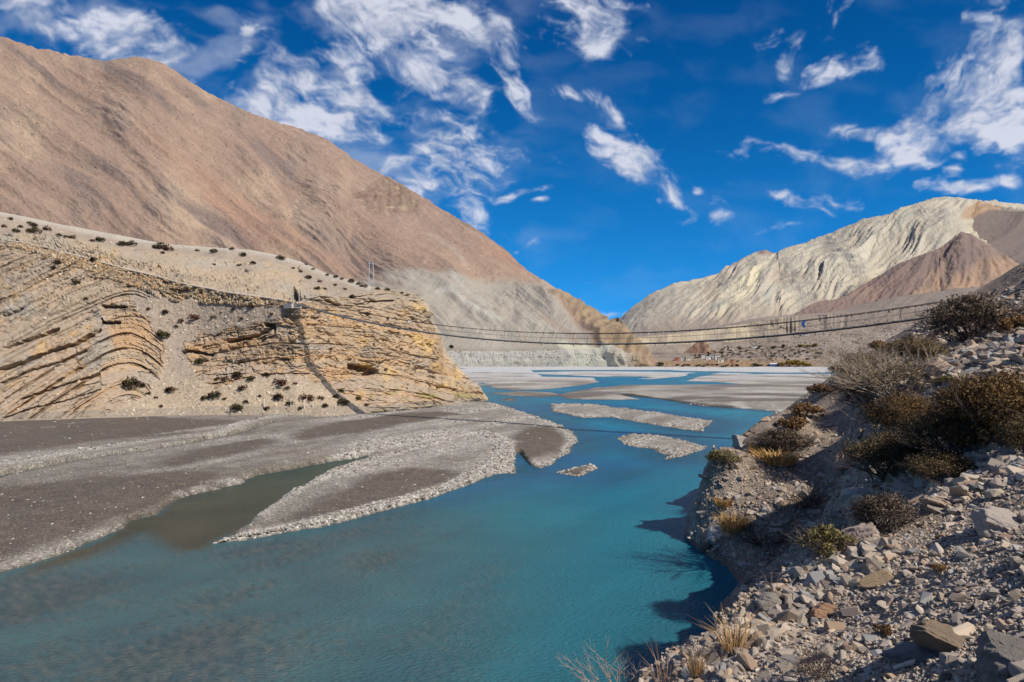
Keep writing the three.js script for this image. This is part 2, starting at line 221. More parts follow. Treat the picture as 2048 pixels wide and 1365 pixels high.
      if (e > -10) { let p = mixC(C(164, 143, 122), C(178, 158, 136), 0.5 + fbm(c * 0.02, s * 0.006, 3, 3)); p = mixC(p, C(168, 138, 114), smooth(0.12, 0.35, fbm(c * 0.03, s * 0.005, 8, 3)) * 0.6); p = sc(p, 1 + 0.08 * (hash(px * 911 | 0, py * 617 | 0) - 0.5)); k = mixC(k, p, smooth(-10, 10, e)); }
      // dry gullies that cross the fans
      for (const [a, b] of [[[[860, 470], [905, 510], [935, 545]], 0.16], [[[875, 592], [900, 592], [950, 628], [1000, 655]], 0.5], [[[905, 566], [940, 600], [980, 625]], 0.35]]) { const [dd] = along(a, px, py); k = mixC(k, C(204, 186, 164), (1 - smooth(1.5, 7, dd)) * b); }
      const cr = edge(crag, px, py) + 6 * noise(px * 0.05, py * 0.05, 3); if (cr > -3) k = mixC(k, mixC(C(132, 104, 84), C(196, 164, 128), smooth(0.1, 0.7, noise(px * 0.06, py * 0.2, 9))), smooth(-8, 10, cr) * 0.55);
      const sp = edge(spine, px, py) + 8 * noise(px * 0.06, py * 0.06, 1); if (sp > -6) k = mixC(k, mixC(C(140, 112, 84), C(172, 138, 100), 0.5 + noise(px * 0.09, py * 0.09, 5) * 1.2), smooth(-6, 6, sp) * 0.85);
      const cm = edge(cream, px, py) + 5 * noise(px * 0.08, py * 0.04, 7); if (cm > -4) k = mixC(k, C(224, 204, 166), smooth(-4, 4, cm) * 0.8);
      if (t < 1.1) k = mixC(k, C(186, 172, 154), 0.6 * (1 - smooth(1240, 1280, px)));
      if (t > 0.9 && t < 1.9 && px < 1120) k = mixC(k, C(140, 124, 82), smooth(0.95, 1.05, t) * (1 - smooth(1.3, 1.6, t)) * (0.45 + noise(px * 0.03, 3, t * 3)) * 1.0);
      if (t > 4.3 && px > 900) k = mixC(k, C(120, 92, 72), 0.4);
      return [k[0] * 0.87, k[1] * 1.01, k[2] * 1.13];
    },
  });
  brownMountain = setting('mountain', g, rough({ bumpMap: rep(grain, 1), bumpScale: 1.1 }));
  brownMountain.userData.label = 'huge bare brown mountain with pale scree fans rising behind the left bank';
}

// ---------------------------------------------------------------- the white ridge on the far right
let whiteMountain, pyramid, terrace;
{
  const crest0 = poly([[1080, 742], [1180, 690], [1225, 652], [1260, 620], [1300, 590], [1350, 567], [1400, 560], [1440, 549], [1490, 523], [1530, 508], [1560, 509], [1600, 492], [1650, 473], [1700, 452], [1730, 440], [1780, 430], [1820, 414], [1860, 401], [1890, 396], [1920, 398], [1940, 404], [1990, 404], [2048, 412], [2200, 430], [2500, 380]]), crest = x => crest0(x) + 2.2 * noise(x * 0.05, 4, 5) + 1.4 * noise(x * 0.16, 5, 5);
  const D = poly([[1080, 2300], [1225, 2200], [1500, 2300], [1900, 2150], [2500, 2300]]);
  const purple = [[1930, 448], [1950, 436], [1985, 418], [2060, 436], [2300, 470], [2300, 700], [1900, 700], [1990, 560]];
  const tan = [[1920, 436], [1960, 412], [2010, 420], [1975, 430], [1935, 452], [1900, 470]];
  const G = (px, py) => { const w = noise(px * 0.012, py * 0.012, 31) * 22, c = px * 0.62 + py * 0.78 + w, s = -px * 0.78 + py * 0.62; return [c, s]; };
  const g = loft({
    x0: 1080, x1: 2500, nc: 560, uvScale: 1 / 90,
    rows: [{ y: x => Math.max(crest(x) + 4, poly([[1080, 744], [1300, 705], [1500, 690], [2500, 680]])(x)), d: poly([[1080, 1500], [1300, 1320], [2500, 1300]]), n: 60 }, { y: x => mix(crest0(x), 690, 0.5), d: x => mix(D(x), 1320, 0.52), n: 104 }, { y: x => Math.min(crest0(x) + 8, mix(crest(x), 690, 0.4)), d: x => D(x) - 18, n: 6 }, { y: crest, d: D, n: 6 }, { y: x => crest(x) + 40, d: x => D(x) + 400, n: 1 }],
    bump({ x, y, z, px, py, t }) {
      if (t > 3.001) return 0; if (t > 1) t = t < 2 ? 1 + (t - 1) * 0.94 : 1.94 + 0.06 * (t - 2);
      const [c, s] = G(px, py), top = 1 - smooth(1.8, 2, t), right = smooth(1330, 1480, px);
      const pp = inside(purple, px, py) ? 0.35 : 1;
      const foot = smooth(0.15, 0.75, t + 0.25 * noise(px * 0.01, py * 0.01, 40)); let h = (40 * ridged(c * 0.0105, s * 0.0024, 2, 1) + foot * 15 * ridged(c * 0.036, s * 0.0075, 4, 4) * pp + (0.3 + foot) * 9 * ridged(c * 0.11, s * 0.02, 6, 2) * pp) * mix(0.16, 1, top) * mix(0.35, 1, right);
      h += 2.2 * fbm(px * 0.09, py * 0.09, 3, 4) + 2.6 * foot * ridged(c * 0.22, s * 0.06, 9, 2);
      h += 16 * noise(px * 0.006, py * 0.01, 14) * top;
      return h;
    },
    paint({ px, py, t, ny }) {
      const [c, s] = G(px, py);
      let k = mixC(C(202, 192, 170), C(180, 169, 150), 0.5 + 1.1 * fbm(c * 0.02, s * 0.007, 5, 4));
      k = mixC(k, C(222, 208, 172), smooth(0.05, 0.4, fbm(c * 0.014 + 8, s * 0.006, 9, 3)) * 0.7);
      k = mixC(k, C(150, 154, 146), smooth(0.1, 0.4, fbm(c * 0.04 + 3, s * 0.014, 2, 4)) * 0.5);
      k = mixC(k, C(160, 140, 124), smooth(0.12, 0.35, fbm(px * 0.013, py * 0.02, 12, 3)) * 0.45);
      k = mixC(k, C(158, 148, 138), (1 - smooth(1290, 1400, px + (py - 600) * 0.2)) * (0.5 + noise(c * 0.06, s * 0.02, 3)) * 0.9);
      k = mixC(k, mixC(C(176, 158, 140), C(160, 142, 128), 0.5 + noise(c * 0.05, s * 0.01, 8)), (1 - smooth(0.2, 0.8, t + 0.25 * noise(px * 0.01, py * 0.01, 40))) * 0.85); k = mixC(k, C(140, 124, 110), smooth(0.1, 0.3, fbm(c * 0.012 + 5, s * 0.004, 22, 3)) * 0.5);
      const b = Math.hypot((px - 1525) / 50, (py - 512) / 18); k = mixC(k, C(138, 112, 100), (1 - smooth(0.6, 1.1, b + noise(px * 0.05, py * 0.1, 2) * 0.3)) * 0.9);
      const e = edge(purple, px, py) + 7 * noise(px * 0.05, py * 0.05, 6); k = mixC(k, C(112, 96, 90), smooth(-4, 5, e) * 0.92);
      const f = edge(tan, px, py) + 4 * noise(px * 0.06, py * 0.06, 2); k = mixC(k, C(176, 142, 110), smooth(-3, 4, f) * 0.8);
      k = sc(k, 1 + 0.1 * noise(px * 0.4, py * 0.4, 2));
      return sc(k, 0.92);
    },
  });
  whiteMountain = setting('mountain', g, rough({ bumpMap: rep(grain, 1), bumpScale: 2.0 }));
  whiteMountain.userData.label = 'pale cream and grey eroded ridge closing the valley on the far side';

  // the brown cone in front of it
  const pt = poly([[1560, 668], [1610, 632], [1640, 615], [1690, 592], [1740, 562], [1800, 527], [1840, 511], [1880, 497], [1905, 476], [1925, 464], [1945, 470], [1980, 491], [2040, 531], [2100, 572], [2200, 640], [2300, 690]]);
  const pd = poly([[1560, 1150], [1740, 1350], [1925, 1500], [2100, 1420], [2300, 1200]]);
  const orange = [[1800, 620], [1860, 545], [1895, 560], [1960, 520], [2060, 535], [2200, 640], [2000, 640]];
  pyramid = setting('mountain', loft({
    x0: 1560, x1: 2300, nc: 330, uvScale: 1 / 70,
    rows: [{ y: x => Math.max(pt(x) + 3, 678), d: poly([[1560, 1080], [1925, 1100], [2300, 1080]]), n: 120 }, { y: pt, d: pd, n: 5 }, { y: x => pt(x) + 40, d: x => pd(x) + 260, n: 1 }],
    bump({ x, y, z, px, py, t }) {
      if (t > 1.001) return 0;
      const top = 1 - smooth(0.86, 1, t), L = px - 1925 + noise(px * 0.01, py * 0.01, 4) * 20, v = py - 464, q = L / (v + 60);
      return (24 * noise(q * 1.7, v * 0.004, 3) + 12 * ridged(q * 4.2, v * 0.008, 7, 3) + 3.5 * ridged(q * 14, v * 0.02, 9, 3)) * mix(0.05, 1, top) + 3.5 * fbm(px * 0.12, py * 0.12, 2, 4) + (6 * Math.max(0, 1 - Math.abs(L + v * 0.9 - 18) / 40)) * top;
    },
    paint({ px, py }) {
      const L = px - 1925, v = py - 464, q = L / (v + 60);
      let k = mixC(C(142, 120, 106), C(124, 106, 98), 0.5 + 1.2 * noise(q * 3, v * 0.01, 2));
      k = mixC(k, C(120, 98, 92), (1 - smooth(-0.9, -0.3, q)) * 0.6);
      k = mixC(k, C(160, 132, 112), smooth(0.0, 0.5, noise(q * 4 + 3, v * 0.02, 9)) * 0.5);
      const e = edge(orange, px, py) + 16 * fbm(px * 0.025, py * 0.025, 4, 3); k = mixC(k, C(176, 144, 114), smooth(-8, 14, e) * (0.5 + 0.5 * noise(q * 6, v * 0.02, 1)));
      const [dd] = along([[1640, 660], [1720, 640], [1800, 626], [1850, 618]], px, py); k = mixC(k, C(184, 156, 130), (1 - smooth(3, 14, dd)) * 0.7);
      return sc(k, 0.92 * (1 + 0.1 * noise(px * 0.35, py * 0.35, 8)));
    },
  }), rough({ bumpMap: rep(grain, 1), bumpScale: 1.2 }));
  pyramid.userData.label = 'brown cone-shaped hill standing in front of the cream ridge';

  // river terraces, their fluted bluffs and the ground of the village
  const tTop = poly([[1150, 742], [1215, 712], [1260, 672], [1300, 668], [1420, 655], [1530, 634], [1640, 626], [1690, 618], [1730, 606], [1790, 594], [1860, 585], [1960, 574], [2048, 560], [2300, 540]]);
  const tLip = poly([[1150, 743], [1215, 716], [1260, 676], [1330, 671], [1420, 660], [1530, 640], [1600, 631], [1690, 626], [1760, 622], [1900, 612], [2300, 590]]);
  const tFoot = poly([[1150, 744], [1215, 722], [1260, 694], [1330, 690], [1420, 688], [1530, 676], [1600, 666], [1690, 658], [1760, 655], [1900, 645], [2300, 620]]);
  const dark = [[1470, 695], [1560, 690], [1640, 697], [1700, 702], [1700, 712], [1600, 712], [1540, 722], [1500, 716], [1400, 724], [1360, 716], [1400, 706]];
  terrace = setting('river_terrace', loft({
    x0: 1150, x1: 2300, nc: 560, uvScale: 1 / 40,
    rows: [{ y: x => 737 - 0 * x, d: poly([[1150, 770], [1700, 775], [2300, 700]]), n: 8 }, { y: x => poly([[1150, 745], [1300, 729], [2300, 729]])(x), d: poly([[1150, 790], [1700, 800], [2300, 720]]), n: 46 }, { y: x => poly([[1150, 744.5], [1300, 707], [1480, 703], [1700, 690], [2300, 660]])(x), d: poly([[1150, 960], [1500, 1000], [2300, 840]]), n: 30 }, { y: tFoot, d: poly([[1150, 1040], [1500, 1080], [2300, 900]]), n: 54 }, { y: tLip, d: poly([[1150, 1060], [1500, 1105], [2300, 930]]), n: 16 }, { y: tTop, d: poly([[1150, 1200], [1500, 1280], [2300, 1040]]), n: 1 }, { y: x => tTop(x) + 30, d: poly([[1150, 1400], [2300, 1300]]), n: 1 }],
    bump({ x, y, z, px, py, t, n }) {
      let h = fbm(x * 0.03, y * 0.05, z * 0.03, 4) * 3.2;
      // vertical flutes cut in the bluff
      const b = smooth(2.9, 3.25, t) * (1 - smooth(3.9, 4.02, t)); if (b > 0) { const w = noise(px * 0.03, 3, 8) * 5, r = 1 - Math.abs(noise((px + w) * 0.15, py * 0.008, 2)) * 2.4, zone = 0.12 + 0.9 * (smooth(1285, 1295, px) * (1 - smooth(1335, 1350, px)) * 0.7 + smooth(1430, 1450, px) * (1 - smooth(1490, 1500, px)) * 0.6 + smooth(1525, 1540, px) * (1 - smooth(1597, 1604, px)) + smooth(1625, 1640, px) * (1 - smooth(1688, 1696, px)) * 0.8); h += -3.2 * b * zone * Math.pow(Math.max(0, r), 2.5) * (0.7 + 0.6 * noise(px * 0.5, py * 0.05, 4)) + 6 * b * zone * noise(px * 0.04, py * 0.02, 5); }
      if (px > 1690 && t > 2.8 && t < 5) { const c = px * 0.6 + py * 0.8; h += 2.6 * ridged(c * 0.07, 2, 5, 1) * smooth(1690, 1760, px) * (1 - smooth(4.6, 5, t)); }
      if (t > 0.8 && t < 3) { const L = (py + noise(px * 0.02, py * 0.1, 3) * 3) * 0.33, f = L - Math.floor(L); h += smooth(1280, 1340, px) * (1 - smooth(1760, 1900, px)) * 3.2 * smooth(0.62, 0.86, f) * (0.4 + noise(px * 0.012, L * 0.4, 6)); }
      return t > 5.001 ? 0 : h;
    },
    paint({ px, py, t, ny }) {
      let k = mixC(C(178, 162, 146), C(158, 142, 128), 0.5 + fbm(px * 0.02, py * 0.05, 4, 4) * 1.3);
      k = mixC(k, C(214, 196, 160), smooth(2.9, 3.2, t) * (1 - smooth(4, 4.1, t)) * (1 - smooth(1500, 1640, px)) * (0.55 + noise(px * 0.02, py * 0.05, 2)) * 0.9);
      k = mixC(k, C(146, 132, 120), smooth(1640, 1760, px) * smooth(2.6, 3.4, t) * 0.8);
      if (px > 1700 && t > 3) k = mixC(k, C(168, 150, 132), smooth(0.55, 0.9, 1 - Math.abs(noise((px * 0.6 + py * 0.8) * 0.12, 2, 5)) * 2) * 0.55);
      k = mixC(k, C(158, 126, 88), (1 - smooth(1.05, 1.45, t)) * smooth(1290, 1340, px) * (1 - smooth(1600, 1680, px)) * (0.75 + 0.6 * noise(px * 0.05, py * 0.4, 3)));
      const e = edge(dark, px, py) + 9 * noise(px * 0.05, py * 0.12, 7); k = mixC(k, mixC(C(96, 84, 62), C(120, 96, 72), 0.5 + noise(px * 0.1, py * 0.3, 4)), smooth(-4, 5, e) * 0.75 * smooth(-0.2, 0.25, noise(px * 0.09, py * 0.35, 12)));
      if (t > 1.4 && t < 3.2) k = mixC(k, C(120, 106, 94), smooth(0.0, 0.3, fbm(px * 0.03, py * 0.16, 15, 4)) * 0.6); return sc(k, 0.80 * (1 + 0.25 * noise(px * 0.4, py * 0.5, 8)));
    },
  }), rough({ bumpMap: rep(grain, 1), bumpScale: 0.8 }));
  terrace.userData.label = 'grey stepped river terraces with fluted bluffs below the cream ridge';
  const hp = poly([[1325, 731], [1345, 722], [1375, 700], [1395, 684], [1410, 680], [1417, 689], [1424, 703], [1432, 716], [1442, 731]]);
  const knoll = setting('hill', loft({ x0: 1325, x1: 1442, nc: 80, uvScale: 1 / 30, rows: [{ y: x => 733, d: poly([[1325, 930], [1462, 930]]), n: 36 }, { y: hp, d: poly([[1325, 945], [1400, 985], [1462, 945]]), n: 3 }, { y: x => hp(x) + 14, d: poly([[1325, 980], [1462, 1080]]), n: 1 }], bump: ({ x, y, z, px, py, t }) => t > 1.001 ? 0 : 3.5 * fbm(x * 0.08, y * 0.08, z * 0.08, 4), paint: ({ px, py }) => sc(mixC(C(122, 92, 76), C(176, 148, 116), smooth(-0.1, 0.4, noise(px * 0.08, py * 0.1, 5)) * (0.4 + 0.6 * smooth(1390, 1440, px))), 0.85) }), rough({ bumpMap: rep(grain, 1), bumpScale: 0.7 }));
  knoll.userData.label = 'small dark brown rocky knoll beside the far village';
}

// ---------------------------------------------------------------- the layered ochre cliff of the left bank
const cliffTop = poly([[-260, 385], [0, 424], [60, 436], [150, 455], [250, 473], [330, 488], [420, 495], [500, 500], [560, 512], [600, 523], [650, 546], [700, 562], [740, 573], [800, 580], [826, 588], [848, 605], [858, 622], [868, 640], [876, 662], [881, 690], [892, 712], [922, 742], [950, 772], [968, 790], [975, 797]]);
const cliffTopD = poly([[-260, 205], [0, 190], [300, 182], [500, 174], [700, 163], [800, 154], [870, 148], [975, 143]]);
const pathY = poly([[-260, 455], [20, 483], [60, 488], [150, 509], [250, 538], [350, 562], [450, 584], [540, 597], [592, 604]]);
const cliffLip = x => Math.max(cliffTop(x) + 2, poly([[-260, 455], [20, 483], [60, 488], [150, 509], [250, 538], [350, 562], [450, 584], [540, 597], [592, 604], [640, 592], [700, 594], [760, 596], [830, 602], [858, 630], [876, 672], [884, 715], [920, 760], [968, 792], [975, 799]])(x));
const cliffLipD = poly([[-260, 150], [20, 132], [150, 126], [350, 117], [500, 110], [592, 108], [660, 117], [760, 124], [840, 134], [880, 139], [975, 142.5]]);
const cliffFoot = poly([[-260, 858], [0, 842], [200, 833], [470, 829], [640, 828], [760, 822], [830, 815], [900, 806], [950, 799], [975, 800]]);
const cliffFootD = poly([[-260, 84], [0, 88], [200, 92.5], [470, 97], [640, 98.5], [760, 104], [830, 112], [900, 124], [950, 138], [975, 142]]);
const midY = x => mix(cliffFoot(x), cliffLip(x), poly([[-260, 0.25], [200, 0.25], [400, 0.42], [640, 0.42], [760, 0.3], [975, 0.4]])(x));
const midD = x => mix(cliffFootD(x), cliffLipD(x), poly([[-260, 0.18], [200, 0.22], [400, 0.62], [640, 0.7], [760, 0.5], [975, 0.5]])(x));
const scree = [
  [[318, 655], [352, 672], [378, 732], [410, 768], [470, 800], [560, 822], [640, 830], [640, 842], [180, 842], [240, 818], [290, 790], [318, 745], [328, 705]],
  [[455, 770], [520, 752], [585, 748], [640, 765], [690, 790], [735, 815], [735, 835], [420, 835], [420, 800]],
  [[250, 590], [330, 598], [470, 606], [580, 615], [560, 640], [480, 655], [400, 668], [350, 690], [318, 672], [290, 630]],
];
const bare = [[[-300, 300], [0, 410], [250, 470], [500, 498], [610, 522], [600, 530], [500, 520], [330, 505], [200, 490], [60, 470], [-300, 470]], [[600, 520], [740, 570], [740, 583], [680, 590], [610, 560]]];
// how far the beds have climbed along the cliff, in metres of height: folded on the left, nearly level on the right
const bedTilt = px => { let s = 0; const seg = [[-300, 0.34], [0, 0.50], [120, 0.62], [200, 0.55], [235, 0.30], [262, -0.05], [290, -0.75], [330, -1.0], [352, 0.10], [430, 0.16], [540, 0.14], [640, -0.02], [760, -0.10], [860, -0.30], [980, -0.4]]; for (let i = 1; i < seg.length; i++) { const a = seg[i - 1], b = seg[i]; if (px <= a[0]) break; const e = Math.min(px, b[0]), w = e - a[0], q = mix(a[1], b[1], w / (b[0] - a[0])); s += w * (a[1] + q) / 2 * 0.076; } return s; };
const TILT = Float32Array.from({ length: 1300 }, (_, i) => bedTilt(i - 300));
const tiltAt = px => { const f = clamp(px + 300, 0, 1298), i = Math.floor(f); return mix(TILT[i], TILT[i + 1], f - i); };
function bedOf(x, y, z, px, py) {
  const up = smooth(0, 26, cliffLip(px) - py) * (px < 600 ? 1 : 0);
  const tilt = tiltAt(px);
  return mix(y - tilt, -py * 0.17 + px * 0.012 + 1.4 * noise(px * 0.012, py * 0.02, 5), up) + 0.9 * noise(x * 0.05, y * 0.05, z * 0.05 + 3) + 0.22 * noise(x * 0.22, y * 0.22, 7);
}
function rockMask(px, py) {
  let m = 1; const wx = 9 * noise(px * 0.03, py * 0.03, 21), wy = 7 * noise(px * 0.04, py * 0.04, 22);
  for (const s of scree) { const e = edge(s, px + wx, py + wy); m = Math.min(m, 1 - smooth(-5, 5, e)); }
  for (const s of bare) { const e = edge(s, px + wx, py + wy * 0.6); m = Math.min(m, 1 - smooth(-4, 4, e)); }
  return m;
}
function blocks(x, y, z) { const X = Math.floor(x), Y = Math.floor(y), Z = Math.floor(z); let a = 9, b = 9, id = 0; for (let i = -1; i < 2; i++) for (let j = -1; j < 2; j++) for (let k = -1; k < 2; k++) { const h = Math.imul(X + i, 73856093) ^ Math.imul(Y + j, 19349663) ^ Math.imul(Z + k, 83492791), p = X + i + hash(h, 1) - x, q = Y + j + hash(h, 2) - y, s = Z + k + hash(h, 3) - z, d = p * p + q * q + s * s; if (d < a) { b = a; a = d; id = h; } else if (d < b) b = d; } return [hash(id, 9), Math.sqrt(b) - Math.sqrt(a)]; }
const BEDS = [[2.3, 1.0, 7, 1], [0.95, 0.55, 3.2, 2], [0.42, 0.3, 1.5, 3]];
function beds(L, x, z, px, py, flat) {
  let h = 0, deep = 0; L += 0.55 * noise(L * 0.8, 3.3, 1) + 0.5 * (hash(Math.floor((x - z * 0.4) * 0.13 + 0.6 * noise(x * 0.1, L * 0.2, z * 0.1)), 71) - 0.5);
  const [bh, be] = flat ? [0.5, 1] : blocks((x - z * 0.4) * 0.62, L * 1.25, z * 0.5); const fold = px < 320 ? 0.45 : 1; h += 0.75 * fold * (bh - 0.5); deep = 0.3 * fold * (1 - smooth(0.02, 0.12, be));
  for (const [thick, amp, len, id] of BEDS) {
    const q = L / thick, i = Math.floor(q), f = q - i, s = (x - z * 0.4) / len + hash(i, id) * 17 + 0.5 * noise(x * 0.3, L, z * 0.3), j = Math.floor(s);
    const r = 0.45 * hash(i, id * 31) + 0.55 * hash(i * 57 + j, id * 13 + 5);
    h += amp * (r - 0.5);
    if (f < 0.16 && hash(i, id * 77 + 1) < (id === 1 ? 0.5 : 0.45) && hash(i * 91 + Math.floor(s * (px < 320 ? 0.45 : 0.9)), id + 40) < (px < 320 ? 0.62 : 0.42)) { deep = Math.max(deep, (px < 320 ? 1.35 : 1) * (id === 1 ? 0.85 : id === 2 ? 0.6 : 0.34) * (1 - smooth(0.11, 0.16, f))); }
    if (!flat && s - j < 0.05 && hash(j * 7 + i, id) < 0.5) deep = Math.max(deep, amp * 0.5);
  }
  return [h, deep];
}
// caves and long overhangs that the photograph shows as black bars: [[x, y] ...], half thickness, depth
const clefts = [[[[0, 742], [40, 728], [95, 706], [150, 690], [200, 662]], 2.8, 2.4], [[[10, 698], [60, 680], [115, 660]], 3, 2.0], [[[0, 768], [60, 742], [120, 725], [175, 702]], 1.6, 1.4], [[[203, 646], [240, 647]], 3, 2.2], [[[198, 614], [248, 614]], 3.2, 2.2], [[[0, 632], [20, 628], [45, 618]], 2.4, 1.6], [[[40, 800], [110, 776], [190, 752], [215, 740]], 1.8, 1.4], [[[170, 686], [195, 662], [202, 640]], 3, 1.8],
  [[[360, 702], [395, 706], [420, 712]], 3, 1.8], [[[452, 684], [500, 676], [530, 664], [542, 655]], 3.2, 2.0], [[[530, 650], [546, 652], [548, 664]], 4, 2.4], [[[700, 735], [725, 738], [750, 745], [735, 752]], 6, 2.8], [[[586, 585], [594, 600]], 6, 2.6], [[[594, 602], [606, 596]], 5, 2.2], [[[715, 566 + 28], [770, 590], [820, 592]], 1.8, 1.2], [[[740, 604], [790, 602]], 1.8, 1.2], [[[655, 600], [680, 610]], 2.2, 1.4], [[[5, 838], [60, 818], [140, 800], [200, 780]], 1.4, 1.0]];
let cliff;
{
  const g = loft({
    x0: -260, x1: 975, nc: 940, uvScale: 1 / 12, px: t => mix(-260, 975, Math.pow(t, 0.86)),
    rows: [{ y: x => cliffFoot(x) + 10, d: x => cliffFootD(x) - 0.6, n: 8 }, { y: cliffFoot, d: cliffFootD, n: 150 }, { y: midY, d: midD, n: 190 }, { y: cliffLip, d: cliffLipD, n: 90 }, { y: cliffTop, d: cliffTopD, n: 3 }, { y: x => cliffTop(x) + 60, d: x => cliffTopD(x) + 30, n: 1 }],
    bump({ x, y, z, px, py, t, n }) {
      if (t > 4.001) return 0;
      const m = rockMask(px, py), fade = smooth(0.2, 1.1, t) * (1 - smooth(3.9, 4, t) * 0.7), right = 1 - smooth(950, 974, px);
      let out = 0;
      if (m > 0.01) {
        const L = bedOf(x, y, z, px, py), [h, deep] = beds(L, x, z, px, py, t > 3 && px < 600), above = t > 3 && px < 600 ? 0.9 : 1, show = 0.5 + 0.5 * smooth(-0.16, 0.14, fbm(px * 0.014, py * 0.022, 13, 4) + (px < 330 ? 0.12 : 0));
        out += m * above * show * (h * 0.95 - deep) + m * mix(0.9, 0.4, show) * fbm(x * 0.7, y * 0.9, z * 0.7, 5) * 1.3;
        for (const [line, half, depth] of clefts) { const [d] = along(line, px + 3 * noise(px * 0.1, py * 0.1, 5), py + 2 * noise(px * 0.12, py * 0.12, 6)); if (d < half * 1.5) out -= depth * (1 - smooth(half * 0.6, half * 1.4, d)) * Math.max(m, 0.6); }
      }
      out += (1 - m) * (0.35 * fbm(x * 0.25, y * 0.25, z * 0.25, 4) + 0.12 * noise(x * 2.1, y * 2.1, z * 2.1));
      out += 1.4 * noise(x * 0.09, y * 0.07, z * 0.09) * fade + (px > 620 ? 1.2 * ridged(px * 0.02, py * 0.006, 3, 2) * fade * m : 0);
      const l = Math.hypot(n[0], n[2]) || 1;
      out *= fade * mix(0.25, 1, right);
      if (t > 3 && px < 600) return [0, out * 0.55, out * 0.8];
      return [n[0] / l * out * 0.85, (1 - m) * out * 0.3, n[2] / l * out * 0.85];
    },
    paint({ x, y, z, px, py, t, ny }) {
      const m = rockMask(px, py), L = bedOf(x, y, z, px, py), i = Math.floor(L / 0.95), j = Math.floor(L / 2.3), q = Math.floor(L / 0.42);
      let k = mixC(C(186, 150, 108), C(160, 140, 116), hash(i, 8) * 0.9);
      k = mixC(k, C(186, 140, 88), hash(j, 4) > 0.45 ? 0.45 * hash(i, 19) + 0.1 : 0.03);
      k = mixC(k, C(150, 136, 118), hash(q, 6) * 0.45);
      k = mixC(k, C(206, 168, 100), smooth(0.12, 0.4, fbm(px * 0.016, py * 0.02, 7, 4)) * smooth(560, 700, px) * 0.7);
      k = mixC(k, C(202, 156, 82), smooth(0.2, 0.4, fbm(px * 0.02 + 3, py * 0.02, 3, 3)) * 0.6);
      k = mixC(k, C(150, 146, 136), smooth(0.05, 0.4, fbm(px * 0.012 + 7, py * 0.02, 5, 4)) * 0.6);
      if (t > 3) k = mixC(k, C(186, 170, 146), 0.45);
      // dust that lies on every ledge
      k = mixC(k, C(176, 158, 138), smooth(0.6, 0.9, ny) * (t > 3 ? 0.1 : 0.5));
      let s = mixC(C(154, 136, 116), C(172, 152, 130), 0.5 + fbm(px * 0.03, py * 0.03, 4, 4));
      s = mixC(s, C(148, 134, 122), (1 - smooth(0, 30, Math.abs(px - 360))) * smooth(640, 700, py) * (1 - smooth(720, 790, py)) * 0.8);
      s = mixC(s, C(196, 186, 168), t > 3 ? smooth(0, 14, 14 - (py - cliffTop(px))) * 0.7 : 0);
      s = mixC(s, C(190, 166, 130), smooth(700, 820, py) * 0.35);
      k = mixC(s, k, m);
      const warm = [[[205, 620], [300, 640], [310, 690], [225, 700]], [[365, 690], [510, 665], [520, 690], [380, 720]], [[640, 735], [705, 730], [712, 762], [650, 768]]];
      for (const w of warm) { const e = edge(w, px, py) + 6 * noise(px * 0.06, py * 0.06, 3); k = mixC(k, C(190, 138, 78), smooth(-3, 8, e) * 0.32 * m); }
      if (py > 770 && px > 740) k = mixC(k, C(140, 132, 60), smooth(0.1, 0.4, noise(px * 0.03, py * 0.06, 9)) * smooth(772, 800, py) * 0.65);
      if (t < 1.15) k = mixC(k, C(140, 128, 112), 0.6);
      k = sc(k, 1 + 0.16 * noise(x * 2.6, y * 2.6, z * 2.6) + 0.10 * (hash(px * 773 | 0, py * 619 | 0) - 0.5));
      return [k[0] * 1.03, k[1] * 1.06, k[2] * 1.10];
    },
  });
  cliff = setting('cliff', g, rough({ bumpMap: rep(grain, 2), bumpScale: 0.12 }));
  cliff.userData.label = 'ochre layered rock cliff with a folded left half above the grey gravel bank';
}

// ---------------------------------------------------------------- the river bed: gravel bars that stand out of the water
const G = (a, y = 0.1) => a.map(p => ground(p[0], p[1], y));
const bars = [
  [G([[-700, 1420], [0, 1142], [60, 1124], [130, 1104], [200, 1077], [262, 1054], [330, 1050], [400, 1086], [470, 1077], [520, 1070], [640, 1050], [760, 1020], [850, 995], [930, 970], [1000, 945], [1060, 945], [1105, 925], [1140, 900], [1156, 880], [1145, 864], [1110, 845], [1040, 822], [975, 803], [955, 796], [900, 796], [-900, 800]]), 0.3],
  [G([[1098, 807], [1190, 808], [1250, 816], [1330, 827], [1427, 842], [1401, 861], [1360, 857], [1289, 846], [1225, 834], [1166, 835], [1106, 822]]), 0.22],
  [G([[1234, 874], [1266, 868], [1319, 870], [1363, 880], [1411, 893], [1377, 909], [1330, 918], [1336, 910], [1307, 897], [1272, 894], [1248, 887]]), 0.18],
  [G([[980, 787], [1050, 783], [1100, 785], [1122, 792], [1080, 795], [1020, 792]], 0), 0.22],
  [G([[1112, 946], [1150, 934], [1184, 928], [1200, 937], [1155, 952]], 0), 0.015],
  [G([[1003, 797], [1035, 796], [1040, 802], [1000, 803]], 0), 0.16],
  [G([[1136, 798], [1122, 790], [1150, 782], [1195, 776], [1240, 772], [1500, 770], [1800, 770], [1800, 835], [1550, 823], [1450, 815], [1400, 812], [1320, 800], [1258, 793], [1290, 800], [1200, 800]], 0), 0.55],
  [G([[996, 778], [958, 764], [960, 758], [1080, 754], [1190, 756], [1200, 764], [1170, 770], [1100, 778], [1030, 782]], 0), 0.25],
];
const farLeft = G([[955, 790], [964, 779], [1000, 780], [1100, 780], [1135, 781], [1080, 788], [1000, 788]], 0);
